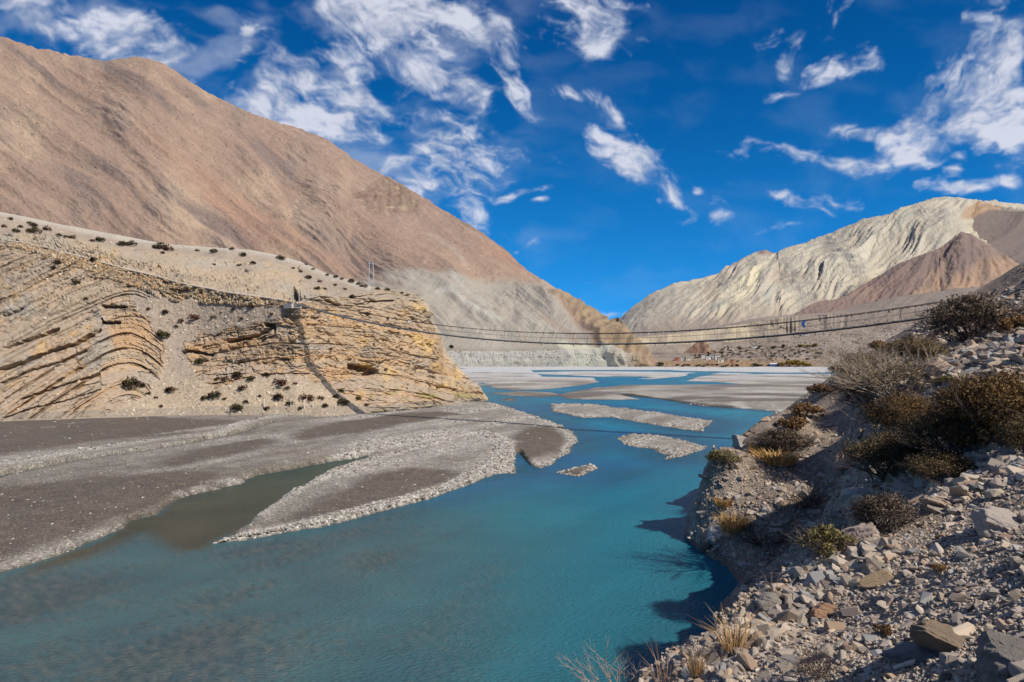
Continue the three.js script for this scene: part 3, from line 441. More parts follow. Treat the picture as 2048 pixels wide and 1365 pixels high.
// brown side channels across the near bar: line of centres, half width in metres at each end, depth
const inlet = G([[40, 1150], [130, 1112], [200, 1079], [272, 1052], [264, 1038], [322, 1028], [346, 1003], [380, 989], [480, 969], [510, 949], [560, 942], [640, 926], [730, 911], [734, 914], [655, 945], [592, 978], [522, 1023], [482, 1051], [404, 1090], [250, 1130]]);
const muds = [[[-200, 1010], [0, 975], [180, 955], [420, 946], [500, 950], [380, 985], [330, 1025], [255, 1045], [0, 1108], [-200, 1140]], [[-300, 850], [300, 838], [480, 848], [380, 872], [150, 892], [0, 915], [-300, 960]], [[640, 990], [720, 952], [830, 936], [930, 936], [900, 962], [780, 1002], [660, 1034], [580, 1036]], [[1015, 890], [1040, 858], [1100, 850], [1140, 866], [1148, 882], [1110, 905], [1060, 925], [1030, 912]], [[560, 872], [740, 836], [880, 822], [920, 830], [760, 862], [600, 888]], [[300, 925], [420, 900], [520, 880], [560, 890], [420, 925], [330, 940]]].map(p => G(p, 0.3));
const mudAt = (x, z) => { let m = 0; const w = 1.6 * noise(x * 0.22, z * 0.12, 33) + 0.6 * noise(x * 0.7, z * 0.5, 34); for (const p of muds) m = Math.max(m, smooth(-1.0, 1.2, edge(p, x, z) + w)); return m; };
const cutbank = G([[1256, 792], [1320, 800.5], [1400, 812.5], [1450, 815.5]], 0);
const channels = [[G([[-160, 995], [0, 955], [150, 926], [300, 906], [400, 889], [480, 871], [540, 850]]), 1.0, 0.4, 1.15], [G([[1065, 946], [1040, 925], [1036, 905]]), 1.0, 0.2, 0.7], [G([[330, 980], [420, 975], [500, 968]]), 0.15, 0.5, 0.42], [G([[645, 838], [700, 832], [755, 826]]), 1.3, 1.3, 1.1]];
const rises = [[G([[-100, 955], [0, 934], [130, 912], [290, 890], [430, 874], [490, 850], [560, 836]], .3), 0.7, 0.22], [G([[520, 1030], [560, 1002], [600, 975], [680, 940], [780, 912], [900, 880]], .3), 0.5, 0.12], [G([[560, 950], [620, 935], [720, 905], [850, 882], [960, 866], [1008, 885], [1010, 915], [940, 955], [860, 985], [760, 1012], [640, 1042], [440, 1080]], .3), 0.9, 0.16]];
const strands = [[[[1185, 768], [1240, 760], [1330, 763], [1450, 769]], 5.5], [[[1120, 780], [1180, 770], [1235, 756], [1290, 755]], 3.2], [[[1250, 766], [1380, 756], [1420, 746], [1440, 744]], 3.5], [[[960, 769], [1020, 766], [1090, 764]], 1.5], [[[970, 778], [1040, 776], [1110, 776], [1180, 768]], 2.2], [[[1290, 749], [1400, 751], [1560, 748]], 2.0], [[[1340, 790], [1400, 785], [1480, 782]], 0.7]].map(([p, w]) => [G(p, 0).map(q => [q[0], q[1] * 0.15]), w]);
function barHeight(x, z) {
  const D = -z; let h = -0.9, e0 = -99;
  for (const [p, top] of bars) { const e = edge(p, x, z) + 0.5 * noise(x * 0.25, z * 0.25, 3) * Math.min(1, D / 60) + (D > 120 ? 2 * noise(x * 0.06, z * 0.03, 5) : 0); if (e > e0) e0 = e; const v = e > 0 ? top * (1 - Math.exp(-e / (0.3 + 0.018 * D))) + Math.min(0.5, e * 0.008) : Math.max(-0.9, e * 0.13 - 0.02); if (v > h) h = v; }
  // braided far plain
  if (D > 165) { const m = smooth(165, 205, D), open = D > 520 ? 0.30 : 0.16, n = fbm(x * 0.008, z * 0.0042 + 2, 3, 4) + open + 0.12 * smooth(380, 700, D), e = edge(farLeft, x, z); let v = clamp(n * 1.3, -0.4, 0.45); for (const [p, w] of strands) { const [d] = along(p, x + 3 * noise(x * 0.03, z * 0.02, 4), z * 0.15 + 2.5 * noise(x * 0.025, z * 0.012, 8)); if (d < w * 1.2) v -= 0.75 * (1 - smooth(w * 0.45, w * 0.95, d)); } const strand = 1 - smooth(4, 16, Math.abs(noise(x * 0.004 + 3, z * 0.0042, 11)) * 90); if (D > 240 && D < 560 && x > 15) v -= 0.55 * strand * (1 - smooth(100, 260, Math.abs(x - 70))); if (e > -4) v = Math.min(v, 0.1 - smooth(-4, 6, e) * 0.6); h = Math.max(h, mix(-0.9, v, m)); }
  if (h > -0.15 && D < 95 && x < 0) { const e = edge(inlet, x, z) + 0.35 * noise(x * 0.6, z * 0.5, 6); if (e > -1.2) h = Math.min(h, mix(h, -0.22, smooth(-0.9, 0.35, e))); }
  if (h > -0.15) for (const [p, a, b, depth] of channels) { const [d, t] = along(p, x + 0.25 * noise(x * 0.7, z * 0.7, 2), z), w = mix(a, b, t); if (d < w * 2.2) h -= depth * (1 - smooth(w * 0.75, w * 1.25, d)) * Math.min(1, h + 0.9); }
  if (e0 > 0 && D < 125) for (const [p, w, up] of rises) { const [d] = along(p, x, z); if (d < w * 2) h += up * (1 - smooth(0, w * 1.6, d)); }
  return [h + 0.035 * fbm(x * 0.35, z * 0.35, 4, 4) * (h > -0.3 ? 1 : 0.5), e0];
}
// how much pale cobble lies at a place, 0 to 1
function cobbles(x, z, e0) {
  const s = x * 0.40 - z * 0.92, c = x * 0.92 + z * 0.40, D = -z;
  let k = Math.pow(clamp(0.42 + 1.5 * fbm(c * 0.28, s * 0.045, 4, 5)), 1.7) * 0.8 + 0.25 * smooth(0.05, 0.4, fbm(c * 0.9, s * 0.16, 9, 3));
  if (D < 135) {
    if (e0 > 0) k += 0.9 * (1 - smooth(0.1, (0.9 + 0.008 * D) * (0.4 + 1.2 * (0.5 + noise(x * 0.15, z * 0.15, 41))), e0)) * smooth(-40, -12, x + 0.0 * z + (D > 40 ? 20 : 0));
    for (const [p, w] of rises) { const [d] = along(p, x, z); k += (1 - smooth(w * 0.4, w * 1.8, d)) * 0.85; }
    const dark = mudAt(x, z); const side = smooth(-0.36, -0.16, x / D); k = k * (1 - 0.95 * dark * (k < 0.8 ? 1 : 0.25)) * mix(0.55, 1, side) + 0.16 * (1 - dark) * side;
  } else k = clamp(0.42 + 1.3 * fbm(x * 0.05, z * 0.05, 5, 5) + 0.3 * smooth(250, 600, D));
  return clamp(k);
}
function polar(a0, a1, na, r0, r1, nr, fn, keep) {
  const N = (na + 1) * (nr + 1), pos = new Float32Array(N * 3), col = new Float32Array(N * 3), uv = new Float32Array(N * 2), ok = new Uint8Array(N);
  for (let i = 0; i <= na; i++) { const a = mix(a0, a1, i / na) * Math.PI / 180; for (let k = 0; k <= nr; k++) { const r = r0 * Math.pow(r1 / r0, k / nr), x = r * Math.sin(a), z = -r * Math.cos(a), o = i * (nr + 1) + k, y = fn(x, z); pos[o * 3] = x; pos[o * 3 + 1] = y; pos[o * 3 + 2] = z; uv[o * 2] = x; uv[o * 2 + 1] = z; ok[o] = keep ? keep(x, y, z) : 1; } }
  const idx = [];
  for (let i = 0; i < na; i++) for (let k = 0; k < nr; k++) { const a = i * (nr + 1) + k, b = a + 1, c = a + nr + 1, d = c + 1; if (ok[a] | ok[b] | ok[c] | ok[d]) idx.push(a, c, b, b, c, d); }
  const g = new THREE.BufferGeometry(); g.setAttribute('position', new THREE.BufferAttribute(pos, 3)); g.setAttribute('uv', new THREE.BufferAttribute(uv, 2)); g.setIndex(idx); g.computeVertexNormals();
  return { g, pos, N, tint(f) { const n = g.attributes.normal.array; for (let o = 0; o < N; o++) { const c = f(pos[o * 3], pos[o * 3 + 1], pos[o * 3 + 2], n[o * 3 + 1], o); col.set(c, o * 3); } g.setAttribute('color', new THREE.BufferAttribute(col, 3)); } };
}
{
  const E = new Map(); let last = 0;
  const land = polar(-62, 55, 560, 14, 1500, 470, (x, z) => { const [h, e] = barHeight(x, z); E.set(last++, e); return h; }, (x, y) => y > -0.4);
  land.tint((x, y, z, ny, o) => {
    const e0 = E.get(o), D = -z, k = cobbles(x, z, e0);
    let c = mixC(C(110, 102, 90), C(132, 124, 110), 0.5 + fbm(x * 0.4, z * 0.4, 3, 3));
    c = mixC(c, C(112, 96, 76), smooth(0.1, 0.4, fbm(x * 0.06, z * 0.06, 12, 3)) * 0.5);
    if (D < 135) c = mixC(c, mixC(C(88, 77, 66), C(98, 84, 70), 0.5 + noise(x * 0.2, z * 0.2, 5)), mudAt(x, z) * 0.8); c = mixC(c, C(196, 189, 178), k * 0.95); if (D > 130) c = mixC(c, C(104, 96, 88), smooth(-0.05, 0.16, fbm(x * 0.035, z * 0.05, 9, 5)) * 0.9);
    c = mixC(c, mixC(C(188, 182, 174), C(190, 189, 186), smooth(260, 420, D)), smooth(190, 330, D) * 0.95 * smooth(0.4, -0.1, fbm(x * 0.02, z * 0.03, 44, 4) * 1.6 - smooth(420, 600, D)));
    if (y < 0.09) c = mixC(c, C(74, 62, 46), smooth(0.09, 0.02, y) * (D < 160 ? 0.8 : 0.3));
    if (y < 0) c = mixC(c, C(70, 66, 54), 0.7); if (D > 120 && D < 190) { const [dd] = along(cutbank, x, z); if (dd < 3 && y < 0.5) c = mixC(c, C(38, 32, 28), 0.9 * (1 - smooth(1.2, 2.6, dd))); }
    return sc(c, 1.75 * (1 + 0.34 * noise(x * 5, z * 5, 4) * (D < 90 ? 1 : 0.4) * (0.5 + k)) * (1 + (D < 140 ? 0.45 : 0.2) * fbm(x * 1.1, z * 0.8, 6, 3)));
  });
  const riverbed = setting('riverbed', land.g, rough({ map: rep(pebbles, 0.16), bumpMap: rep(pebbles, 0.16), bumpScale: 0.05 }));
  riverbed.userData.label = 'grey gravel river bed with pale cobble bars between braided channels';

  // pale cobbles too many to count
  const r = rng(31), pts = [];
  const tries = 420000;
  for (let i = 0; i < tries && pts.length < 70000; i++) {
    const py = mix(1150, 806, Math.pow(r(), 0.8)), px = mix(-60, 1440, r()), [x, z] = ground(px, py, 0.2), D = -z;
    const [h, e] = barHeight(x, z); if (h < -0.02) continue; const k = cobbles(x, z, e); if (r() > 0.006 + k * k * 0.55) continue;
    const big = r(), s = (0.018 + 0.0008 * D) * (0.5 + 1.3 * big * big * big) * (k > 0.6 ? 1.25 : 0.9); pts.push([x, h + s * 0.1, z, s, r(), k]);
  }
  const st = new THREE.IcosahedronGeometry(1, 0).toNonIndexed(); { const p = st.attributes.position; for (let i = 0; i < p.count; i++) { const q = 1 + 0.3 * noise(p.getX(i) * 2, p.getY(i) * 2, p.getZ(i) * 2); p.setXYZ(i, p.getX(i) * q, p.getY(i) * q * 0.62, p.getZ(i) * q); } st.computeVertexNormals(); }
  const im = new THREE.InstancedMesh(st, new THREE.MeshStandardMaterial({ roughness: 0.9 }), pts.length); im.name = 'cobbles'; im.userData.kind = 'stuff'; im.userData.label = 'pale river cobbles strewn in bands along the gravel bars'; im.castShadow = im.receiveShadow = true;
  const M = new THREE.Matrix4(), Q = new THREE.Quaternion(), V = new THREE.Vector3(), S = new THREE.Vector3(), EU = new THREE.Euler(), K = new THREE.Color();
  pts.forEach((p, i) => { EU.set(p[4] * 0.6 - 0.3, p[4] * 40, p[4] * 3 % 0.5); Q.setFromEuler(EU); V.set(p[0], p[1], p[2]); S.set(p[3] * (0.8 + p[4] * 0.6), p[3], p[3]); M.compose(V, Q, S); im.setMatrixAt(i, M); const c = mixC(mixC(C(112, 104, 94), C(204, 198, 186), Math.pow(hash(i, 5), 1.3)), C(176, 150, 124), hash(i, 9) > 0.93 ? 0.7 : 0); im.setColorAt(i, K.setRGB(...sc(c, 0.85))); });
  scene.add(im);
}
// ---------------------------------------------------------------- the water: silt-blue, thin and brown where it covers sand
{
  const tex = rep(ripple, 0.13, 0.30), deepLine = G([[1500, 1365], [1200, 1200], [1250, 1050], [1350, 960], [1420, 880], [1470, 830]], 0);
  const w = polar(-60, 52, 480, 10, 1400, 380, () => 0, (x, y, z) => barHeight(x, z)[0] < 0.14);
  w.tint((x, y, z) => {
    const D = -z, [h, e0] = barHeight(x, z), deep = smooth(0.02, 0.75, -h);
    const warp = noise(x * 0.05, z * 0.05, 3) * 4, streak = fbm((x * 0.8 + z * 0.5) * 0.32, (x * 0.5 - z * 0.8) * 0.14, 5, 5);
    let c = mixC(C(18, 108, 128), C(42, 110, 118), smooth(-12, 8, -x - 4 + warp) * smooth(70, 20, D));
    c = mixC(c, C(24, 128, 140), smooth(0.0, 0.35, fbm(x * 0.05 + 2, z * 0.04, 6, 3)) * smooth(22, 40, D) * 0.7);
    // shoals: the stones of the bed show through
    const shoal = smooth(-7.5, -0.5, e0) * (D < 130 ? 1 : 0.5), bed = mixC(C(40, 62, 78), C(34, 70, 108), smooth(-0.2, 0.3, noise(x * 0.1, z * 0.1, 4)));
    c = mixC(c, bed, shoal * 0.62 * smooth(22, 36, D + x * 0.6));
    const left = smooth(4, -9, x + warp - (D - 20) * 0.05) * smooth(46, 30, D) * (1 - smooth(-1.5, -0.2, e0) * 0.5);
    const stones = smooth(-0.22, 0.35, streak + 0.3 * noise(x * 3, z * 3, 4));
    c = mixC(c, mixC(C(66, 104, 108), C(58, 92, 102), 0.5 + noise(x * 0.4, z * 0.4, 2)), left * 0.75);
    c = mixC(c, mixC(C(34, 46, 54), C(104, 104, 92), 0.42 + noise(x * 4, z * 4, 8) * 1.1), left * stones * 0.42);
    // the side channels carry clear brown water
    let brown = (D < 95 && x < 0) ? smooth(-0.7, 0.2, edge(inlet, x, z) + 0.6 * noise(x * 0.3, z * 0.3, 9)) : 0; for (let i = 0; i < channels.length; i++) { if (i === 1) continue; const [d, t] = along(channels[i][0], x, z), ww = mix(channels[i][1], channels[i][2], t) * 1.35 + 0.3; brown = Math.max(brown, 1 - smooth(ww * 0.85, ww * 1.25, d)); }
    const mouth = ground(330, 1075), md = (z - ground(0, 1150)[1]) - (x - ground(0, 1150)[0]) * -0.48; 
    if (e0 < -0.3) brown *= 1 - smooth(0.3, 2.2, -e0);
    c = mixC(c, mixC(C(74, 77, 58), C(60, 66, 52), 0.5 + noise(x * 0.3, z * 0.3, 3)), brown * 0.95);
    if (h > -0.06 && D < 170) c = mixC(c, C(96, 88, 74), smooth(-0.06, 0, h) * 0.6);
    const cur = 1 + 0.35 * fbm((x * 0.8 + z * 0.5) * 0.35, (x * 0.5 - z * 0.8) * 0.05, 15, 4); c = sc(c, cur); c = mixC(c, [0.10, 0.13, 0.13], 0.10); return [c[0] * mix(1.25, 0.8, smooth(25, 60, D)), c[1] * mix(0.90, 1.0, smooth(25, 60, D)), c[2] * mix(0.86, 1.12, smooth(25, 60, D))];
  });
  const water = setting('water', w.g, new THREE.MeshPhysicalMaterial({ vertexColors: true, roughness: 0.26, ior: 1.33, specularIntensity: 0.1, bumpMap: tex, bumpScale: 0.07 }));
  water.userData.label = 'turquoise silty river winding between the gravel bars';
}

// ---------------------------------------------------------------- the stony slope of the near bank
const HP = [
  ...[[2048, 1365, 3.7], [1700, 1365, 5.5], [1290, 1365, 8.2], [2300, 1365, 3], [2048, 1200, 5.5], [1800, 1200, 8], [1600, 1280, 8.5], [1530, 1182, 10.5], [2048, 1050, 8.5], [1800, 1060, 11], [1700, 1075, 12], [1420, 1268, 9.2],
    [2048, 900, 12.5], [1900, 950, 13.6], [1795, 1000, 14.5], [2048, 800, 18.5], [1950, 830, 20], [1850, 890, 18.5], [2048, 700, 30], [1950, 740, 31], [1900, 700, 36], [2048, 620, 38], [1960, 640, 42], [2048, 532, 50], [1990, 585, 50], [1890, 622, 52], [2300, 560, 34], [2300, 420, 50],
    [1650, 1095, 26], [1700, 1000, 29], [1790, 905, 17.5], [1762, 868, 21], [1752, 826, 25.5], [1742, 796, 30.5], [1768, 764, 36], [1735, 900, 20], [1700, 862, 36], [1672, 912, 32], [1691, 985, 27.5], [1560, 1190, 21], [1475, 1225, 20.5], [1432, 905, 33], [1422, 1000, 32], [1410, 1092, 30.5], [1475, 1130, 27.6], [1456, 1210, 23.2], [1560, 1000, 30], [1560, 905, 35.5], [1540, 832, 42], [1700, 741, 48], [1650, 822, 41], [1640, 785, 47], [1800, 692, 52], [1620, 1080, 28], [1500, 860, 38.5], [1470, 960, 32]].map(([a, b, d]) => at(a, b, d)),
  [0, 6.9, 0], [0, 5.7, -3], [0, 3.8, -6], [0.3, 1.2, -9], [0.6, -0.6, -11], [-3, 4.5, -3], [-4, 1.4, -6], [-6, 2, -3], [-5, -1.5, -10], [-8, -1, -6], [-10, -1, 0], [0, 8.6, 4], [5, 9.5, 3], [10, 11, 0], [15, 13, -6], [20, 14.5, -8], [12, 9.2, -8.2], [24, 13, -20], [34, 16, -30],
  [2.7, 0.7, -12.2], [4.9, 0.8, -13.9], [7.0, 1.2, -16.4], [9.4, 1.8, -20.5], [12, 2.8, -25.5], [15, 3.4, -29.5], [3.2, 0.6, -13.4], [2.2, -1.2, -14], [4.9, 0.0, -17.5], [3.6, -1.8, -18], [6.6, -0.4, -22], [5.2, -2.2, -23], [7.6, -0.6, -25.5], [6.6, -2.2, -26.5], [8.1, -1.2, -28.6], [7.3, -2.4, -29.4], [7.6, -1.8, -32], [8.2, -1.8, -34.5], [5, -2.6, -32], [6.5, -2.6, -38], [9.6, -1.1, -38], [11, -1.4, -42], [14, -1.3, -47], [19, -1.5, -56], [28, -1, -72], [16, 1.2, -50], [22, 3.0, -58], [29, 6.8, -62], [39.3, 12.3, -62.5], [36, 9.0, -68], [47, 10, -72], [55, 22, -52], [60, 28, -40], [45, 3, -90], [70, 14, -85],
];
let hillBase;
{
  const n = HP.length, m = n + 3, c2 = 1.2, phi = (x, z, p) => Math.sqrt((x - p[0]) ** 2 + (z - p[2]) ** 2 + c2), A = Array.from({ length: m }, () => new Float64Array(m + 1));
  for (let i = 0; i < n; i++) { for (let j = 0; j < n; j++) A[i][j] = phi(HP[i][0], HP[i][2], HP[j]); A[i][i] += -0.02; A[i][n] = A[n][i] = 1; A[i][n + 1] = A[n + 1][i] = HP[i][0]; A[i][n + 2] = A[n + 2][i] = HP[i][2]; A[i][m] = HP[i][1]; }
  for (let i = 0; i < m; i++) { let p = i; for (let r = i + 1; r < m; r++) if (Math.abs(A[r][i]) > Math.abs(A[p][i])) p = r; [A[i], A[p]] = [A[p], A[i]]; for (let r = i + 1; r < m; r++) { const f = A[r][i] / A[i][i]; if (f) for (let c = i; c <= m; c++) A[r][c] -= f * A[i][c]; } }
  const w = new Float64Array(m); for (let i = m - 1; i >= 0; i--) { let s = A[i][m]; for (let c = i + 1; c < m; c++) s -= A[i][c] * w[c]; w[i] = s / A[i][i]; }
  hillBase = (x, z) => { let s = w[n] + w[n + 1] * x + w[n + 2] * z; for (let i = 0; i < n; i++) s += w[i] * phi(x, z, HP[i]); return s; };
}
{ // kept on a grid of 0.25 m
  const x0 = -16, z0 = -112, nx = 420, nz = 500, st = 0.25, f = hillBase, H = new Float32Array((nx + 1) * (nz + 1)); for (let i = 0; i <= nx; i++) for (let j = 0; j <= nz; j++) H[i * (nz + 1) + j] = f(x0 + i * st, z0 + j * st);
  hillBase = (x, z) => { const u = (x - x0) / st, v = (z - z0) / st, i = Math.floor(u), j = Math.floor(v); if (i < 0 || j < 0 || i >= nx || j >= nz) return f(x, z); const a = u - i, b = v - j, o = i * (nz + 1) + j; return mix(mix(H[o], H[o + 1], b), mix(H[o + nz + 1], H[o + nz + 2], b), a); };
}
const hillSlope = (x, z) => { const e = 0.5, a = hillBase(x + e, z) - hillBase(x - e, z), b = hillBase(x, z + e) - hillBase(x, z - e); return Math.hypot(a, b); };
function hillAt(x, z) {
  const b = hillBase(x, z), sl = hillSlope(x, z), crag = smooth(0.95, 1.7, sl), D = Math.hypot(x, z);
  let h = b + 0.16 * fbm(x * 0.7, z * 0.7, 2, 3) + 0.07 * fbm(x * 3.1, z * 3.1, 5, 3);
  h += crag * (0.55 * ridged(x * 0.5 + b * 0.3, z * 0.5, b * 0.6, 4) - 0.1) + crag * 0.25 * (noise(x * 2, b * 3.2, z * 2));
  h += 0.045 * ridged(x * 1.4, z * 1.4, 7, 3);
  if (D > 20) h += 0.25 * noise(x * 0.3, z * 0.3, 9) * smooth(20, 40, D);
  return h;
}
// where a sight line of the photograph meets the slope
function hillHit(px, py, far = 90) { const r = ray(px, py), n = Math.hypot(...r); let prev = 1.5; for (let s = 2; s < far; s *= 1.015) { const x = r[0] / n * s, y = EYE + r[1] / n * s, z = r[2] / n * s; if (y < hillAt(x, z)) { let a = prev, b = s; for (let i = 0; i < 12; i++) { const m = (a + b) / 2; EYE + r[1] / n * m < hillAt(r[0] / n * m, r[2] / n * m) ? b = m : a = m; } const x1 = r[0] / n * b, z1 = r[2] / n * b; return [x1, hillAt(x1, z1), z1, b]; } prev = s; } return null; }
let hillside;
{
  const hill = polar(-26, 62, 560, 2.0, 105, 430, hillAt, (x, y) => y > -0.9);
  hill.tint((x, y, z, ny) => {
    const D = Math.hypot(x, z), st = 1 - smooth(0.45, 0.8, ny);
    let c = mixC(C(150, 132, 114), C(128, 112, 98), 0.5 + 1.2 * fbm(x * 0.35, z * 0.35, 3, 4));
    c = mixC(c, C(164, 146, 126), smooth(0.05, 0.4, fbm(x * 0.15, z * 0.15, 8, 3)) * 0.6);
    c = mixC(c, C(124, 104, 84), smooth(0.12, 0.4, fbm(x * 0.5 + 4, z * 0.5, 12, 4)) * 0.55);
    c = mixC(c, mixC(C(150, 142, 132), C(118, 108, 98), 0.5 + noise(x * 1.4, y * 3, z * 1.4)), st * 0.7);
    c = mixC(c, C(92, 84, 70), (1 - smooth(0.05, 0.5, y)) * 0.7);
    return sc(c, 1.72 * (1 + 0.28 * noise(x * 9, z * 9, y * 9) + 0.16 * noise(x * 22, z * 22, 3)));
  });
  hillside = setting('hillside', hill.g, rough({ map: rep(pebbles, 0.37), bumpMap: rep(pebbles, 0.37), bumpScale: 0.022 }));
  hillside.userData.label = 'steep stony slope of grey scree and rubble on the near bank';
}
// angular stones
const stoneShapes = [];
{
  const r = rng(91);
  for (let k = 0; k < 14; k++) {
    const n = 13, p = [], fx = 0.75 + r() * 0.7, fy = 0.35 + r() * 0.5, fz = 0.55 + r() * 0.5;
    for (let i = 0; i < n; i++) { const u = r() * 2 - 1, a = r() * TAU, q = Math.sqrt(1 - u * u), box = v => Math.sign(v) * Math.pow(Math.abs(v), 0.6); p.push(new THREE.Vector3(box(q * Math.cos(a)) * fx, box(u) * fy, box(q * Math.sin(a)) * fz)); }
    const g = new ConvexGeometry(p); g.computeVertexNormals(); stoneShapes.push(g);
  }
}
const stoneTints = [[178, 162, 144], [164, 148, 134], [190, 174, 154], [150, 138, 126], [184, 166, 144], [170, 144, 120], [156, 152, 146], [182, 166, 150], [166, 152, 134], [142, 128, 114]].map(c => new THREE.MeshStandardMaterial({ color: new THREE.Color().setRGB(...C(...c, 0.98)), roughness: 0.92, bumpMap: rep(grain, 2), bumpScale: 0.004, flatShading: true }));
for (const g of stoneShapes) { const p = g.attributes.position, u = new Float32Array(p.count * 2); for (let i = 0; i < p.count; i++) { u[i * 2] = (p.getX(i) + p.getY(i) * 0.7) * 0.6; u[i * 2 + 1] = (p.getZ(i) + p.getY(i) * 0.5) * 0.6; } g.setAttribute('uv', new THREE.BufferAttribute(u, 2)); }
{
  const r = rng(1234), all = [];
  const heaps = [[[1280, 1365], [1440, 1270], [1540, 1185], [1640, 1110], [1720, 1060], [1800, 1100], [1640, 1230], [1500, 1330], [1440, 1375]], [[1820, 650], [1960, 600], [2060, 560], [2060, 720], [1960, 790], [1880, 770], [1830, 720]], [[1730, 960], [1900, 930], [2048, 860], [2048, 960], [1900, 1010], [1800, 1040]], [[1850, 780], [1920, 740], [1930, 800], [1880, 850]]];
  for (let i = 0; i < 8500; i++) {
    let px = mix(1270, 2120, r()), py = mix(520, 1400, r());
    if (r() < 0.45) { const h = heaps[Math.floor(r() * 3.99)]; let t = 0; do { px = mix(1270, 2060, r()); py = mix(540, 1375, r()); } while (!inside(h, px, py) && t++ < 60); }
    const hit = hillHit(px, py, 70); if (!hit || hit[1] < 0.15) continue;
    const heap = heaps.some(h => inside(h, px, py)), q = Math.pow(r(), heap ? 2.4 : 6);
    const s = (heap ? 0.03 : 0.012 + 0.0009 * Math.min(hit[3], 40)) + (0.0013 + 0.0085 * q * (heap ? 1 : 0.9)) * Math.min(hit[3], 34) * (0.75 + 0.5 * r());
    all.push([hit[0], hit[1], hit[2], s, s / hit[3], r(), r(), r()]);
  }
  for (let i = 0; i < 5200; i++) { const d = 4 + 58 * Math.pow(r(), 0.7), a = mix(-0.1, 0.95, r()), x = d * Math.sin(a), z = -d * Math.cos(a), y = hillAt(x, z); if (y < 0.2) continue; const q = Math.pow(r(), 6); all.push([x, y, z, (0.02 + 0.0012 * Math.min(d, 40) + 0.12 * q) * (0.7 + 0.6 * r()), 0.001, r(), r(), r()]); }
  all.sort((a, b) => b[4] - a[4]);
  const n = all.length, place = (o, p, kx) => { o.position.set(p[0], p[1] + p[3] * 0.12, p[2]); o.rotation.set(p[5] * 0.9 - 0.45, p[6] * 40, p[7] * 0.9 - 0.15); };
  const first = all.slice(0, 290);
  first.forEach((p, i) => { const m = new THREE.Mesh(stoneShapes[i % 14], stoneTints[Math.floor(Math.pow(p[7], 0.8) * 9.99)]); m.name = 'stone'; m.castShadow = m.receiveShadow = true; place(m, p); m.scale.setScalar(p[3]); hillside.add(m); });
  const o = new THREE.Object3D(), K = new THREE.Color(), rest = all.slice(290);
  for (let k = 0; k < 4; k++) {
    const mine = rest.filter((_, i) => i % 4 === k), im = new THREE.InstancedMesh(stoneShapes[k * 3], new THREE.MeshStandardMaterial({ roughness: 0.93, flatShading: true }), mine.length);
    im.name = 'rubble'; im.userData.kind = 'stuff'; im.castShadow = im.receiveShadow = true;
    mine.forEach((p, i) => { place(o, p); o.scale.setScalar(p[3] * 0.92); o.updateMatrix(); im.setMatrixAt(i, o.matrix); const t = stoneTints[Math.floor(p[7] * 9.99)].color; im.setColorAt(i, K.copy(t).multiplyScalar(0.9 + 0.3 * (p[5] - 0.5))); });
    hillside.add(im);
  }
  // grit
  const grit = []; for (let i = 0; i < 9000; i++) { const px = mix(1290, 2080, r()), py = mix(820, 1390, Math.pow(r(), 0.8)), h = hillHit(px, py, 40); if (!h || h[1] < 0.2) continue; grit.push([h[0], h[1], h[2], 0.006 + 0.0014 * h[3] * (0.5 + r()), r(), r(), r(), r()]); }
  const im = new THREE.InstancedMesh(stoneShapes[5], new THREE.MeshStandardMaterial({ roughness: 0.95, flatShading: true }), grit.length); im.name = 'grit'; im.userData.kind = 'stuff'; im.castShadow = im.receiveShadow = true;
  grit.forEach((p, i) => { o.position.set(p[0], p[1] + p[3] * 0.2, p[2]); o.rotation.set(p[4], p[5] * 30, p[6]); o.scale.setScalar(p[3]); o.updateMatrix(); im.setMatrixAt(i, o.matrix); im.setColorAt(i, K.copy(stoneTints[Math.floor(p[7] * 9.99)].color).multiplyScalar(0.95)); });
  hillside.add(im);
}

// ---------------------------------------------------------------- small builders
const std = (c, o = {}) => new THREE.MeshStandardMaterial({ color: new THREE.Color().setRGB(...c), roughness: 0.9, ...o });
const mass = m => { m.userData.kind = 'stuff'; return m; };
// tapered rods between points, joined into one geometry
function rods(list, sides = 4) {
  const pos = [], idx = [], A = new THREE.Vector3(), U = new THREE.Vector3(), V = new THREE.Vector3();
  for (const [a, b, ra, rb] of list) {
    A.set(b[0] - a[0], b[1] - a[1], b[2] - a[2]).normalize(); U.set(Math.abs(A.y) > 0.9 ? 1 : 0, Math.abs(A.y) > 0.9 ? 0 : 1, 0).cross(A).normalize(); V.crossVectors(A, U);
    const o = pos.length / 3;
    for (let k = 0; k < sides; k++) { const c = Math.cos(k / sides * TAU), s = Math.sin(k / sides * TAU); pos.push(a[0] + (U.x * c + V.x * s) * ra, a[1] + (U.y * c + V.y * s) * ra, a[2] + (U.z * c + V.z * s) * ra, b[0] + (U.x * c + V.x * s) * rb, b[1] + (U.y * c + V.y * s) * rb, b[2] + (U.z * c + V.z * s) * rb); }
    for (let k = 0; k < sides; k++) { const p = o + k * 2, q = o + (k + 1) % sides * 2; idx.push(p, q, p + 1, p + 1, q, q + 1); }
    for (let k = 1; k < sides - 1; k++) { idx.push(o + 1, o + k * 2 + 1, o + k * 2 + 3, o, o + k * 2 + 2, o + k * 2); }
  }
  const g = new THREE.BufferGeometry(); g.setAttribute('position', new THREE.Float32BufferAttribute(pos, 3)); g.setIndex(idx); g.computeVertexNormals(); return g;
}
const chain = (pts, r) => pts.slice(1).map((p, i) => [pts[i], p, r, r]);
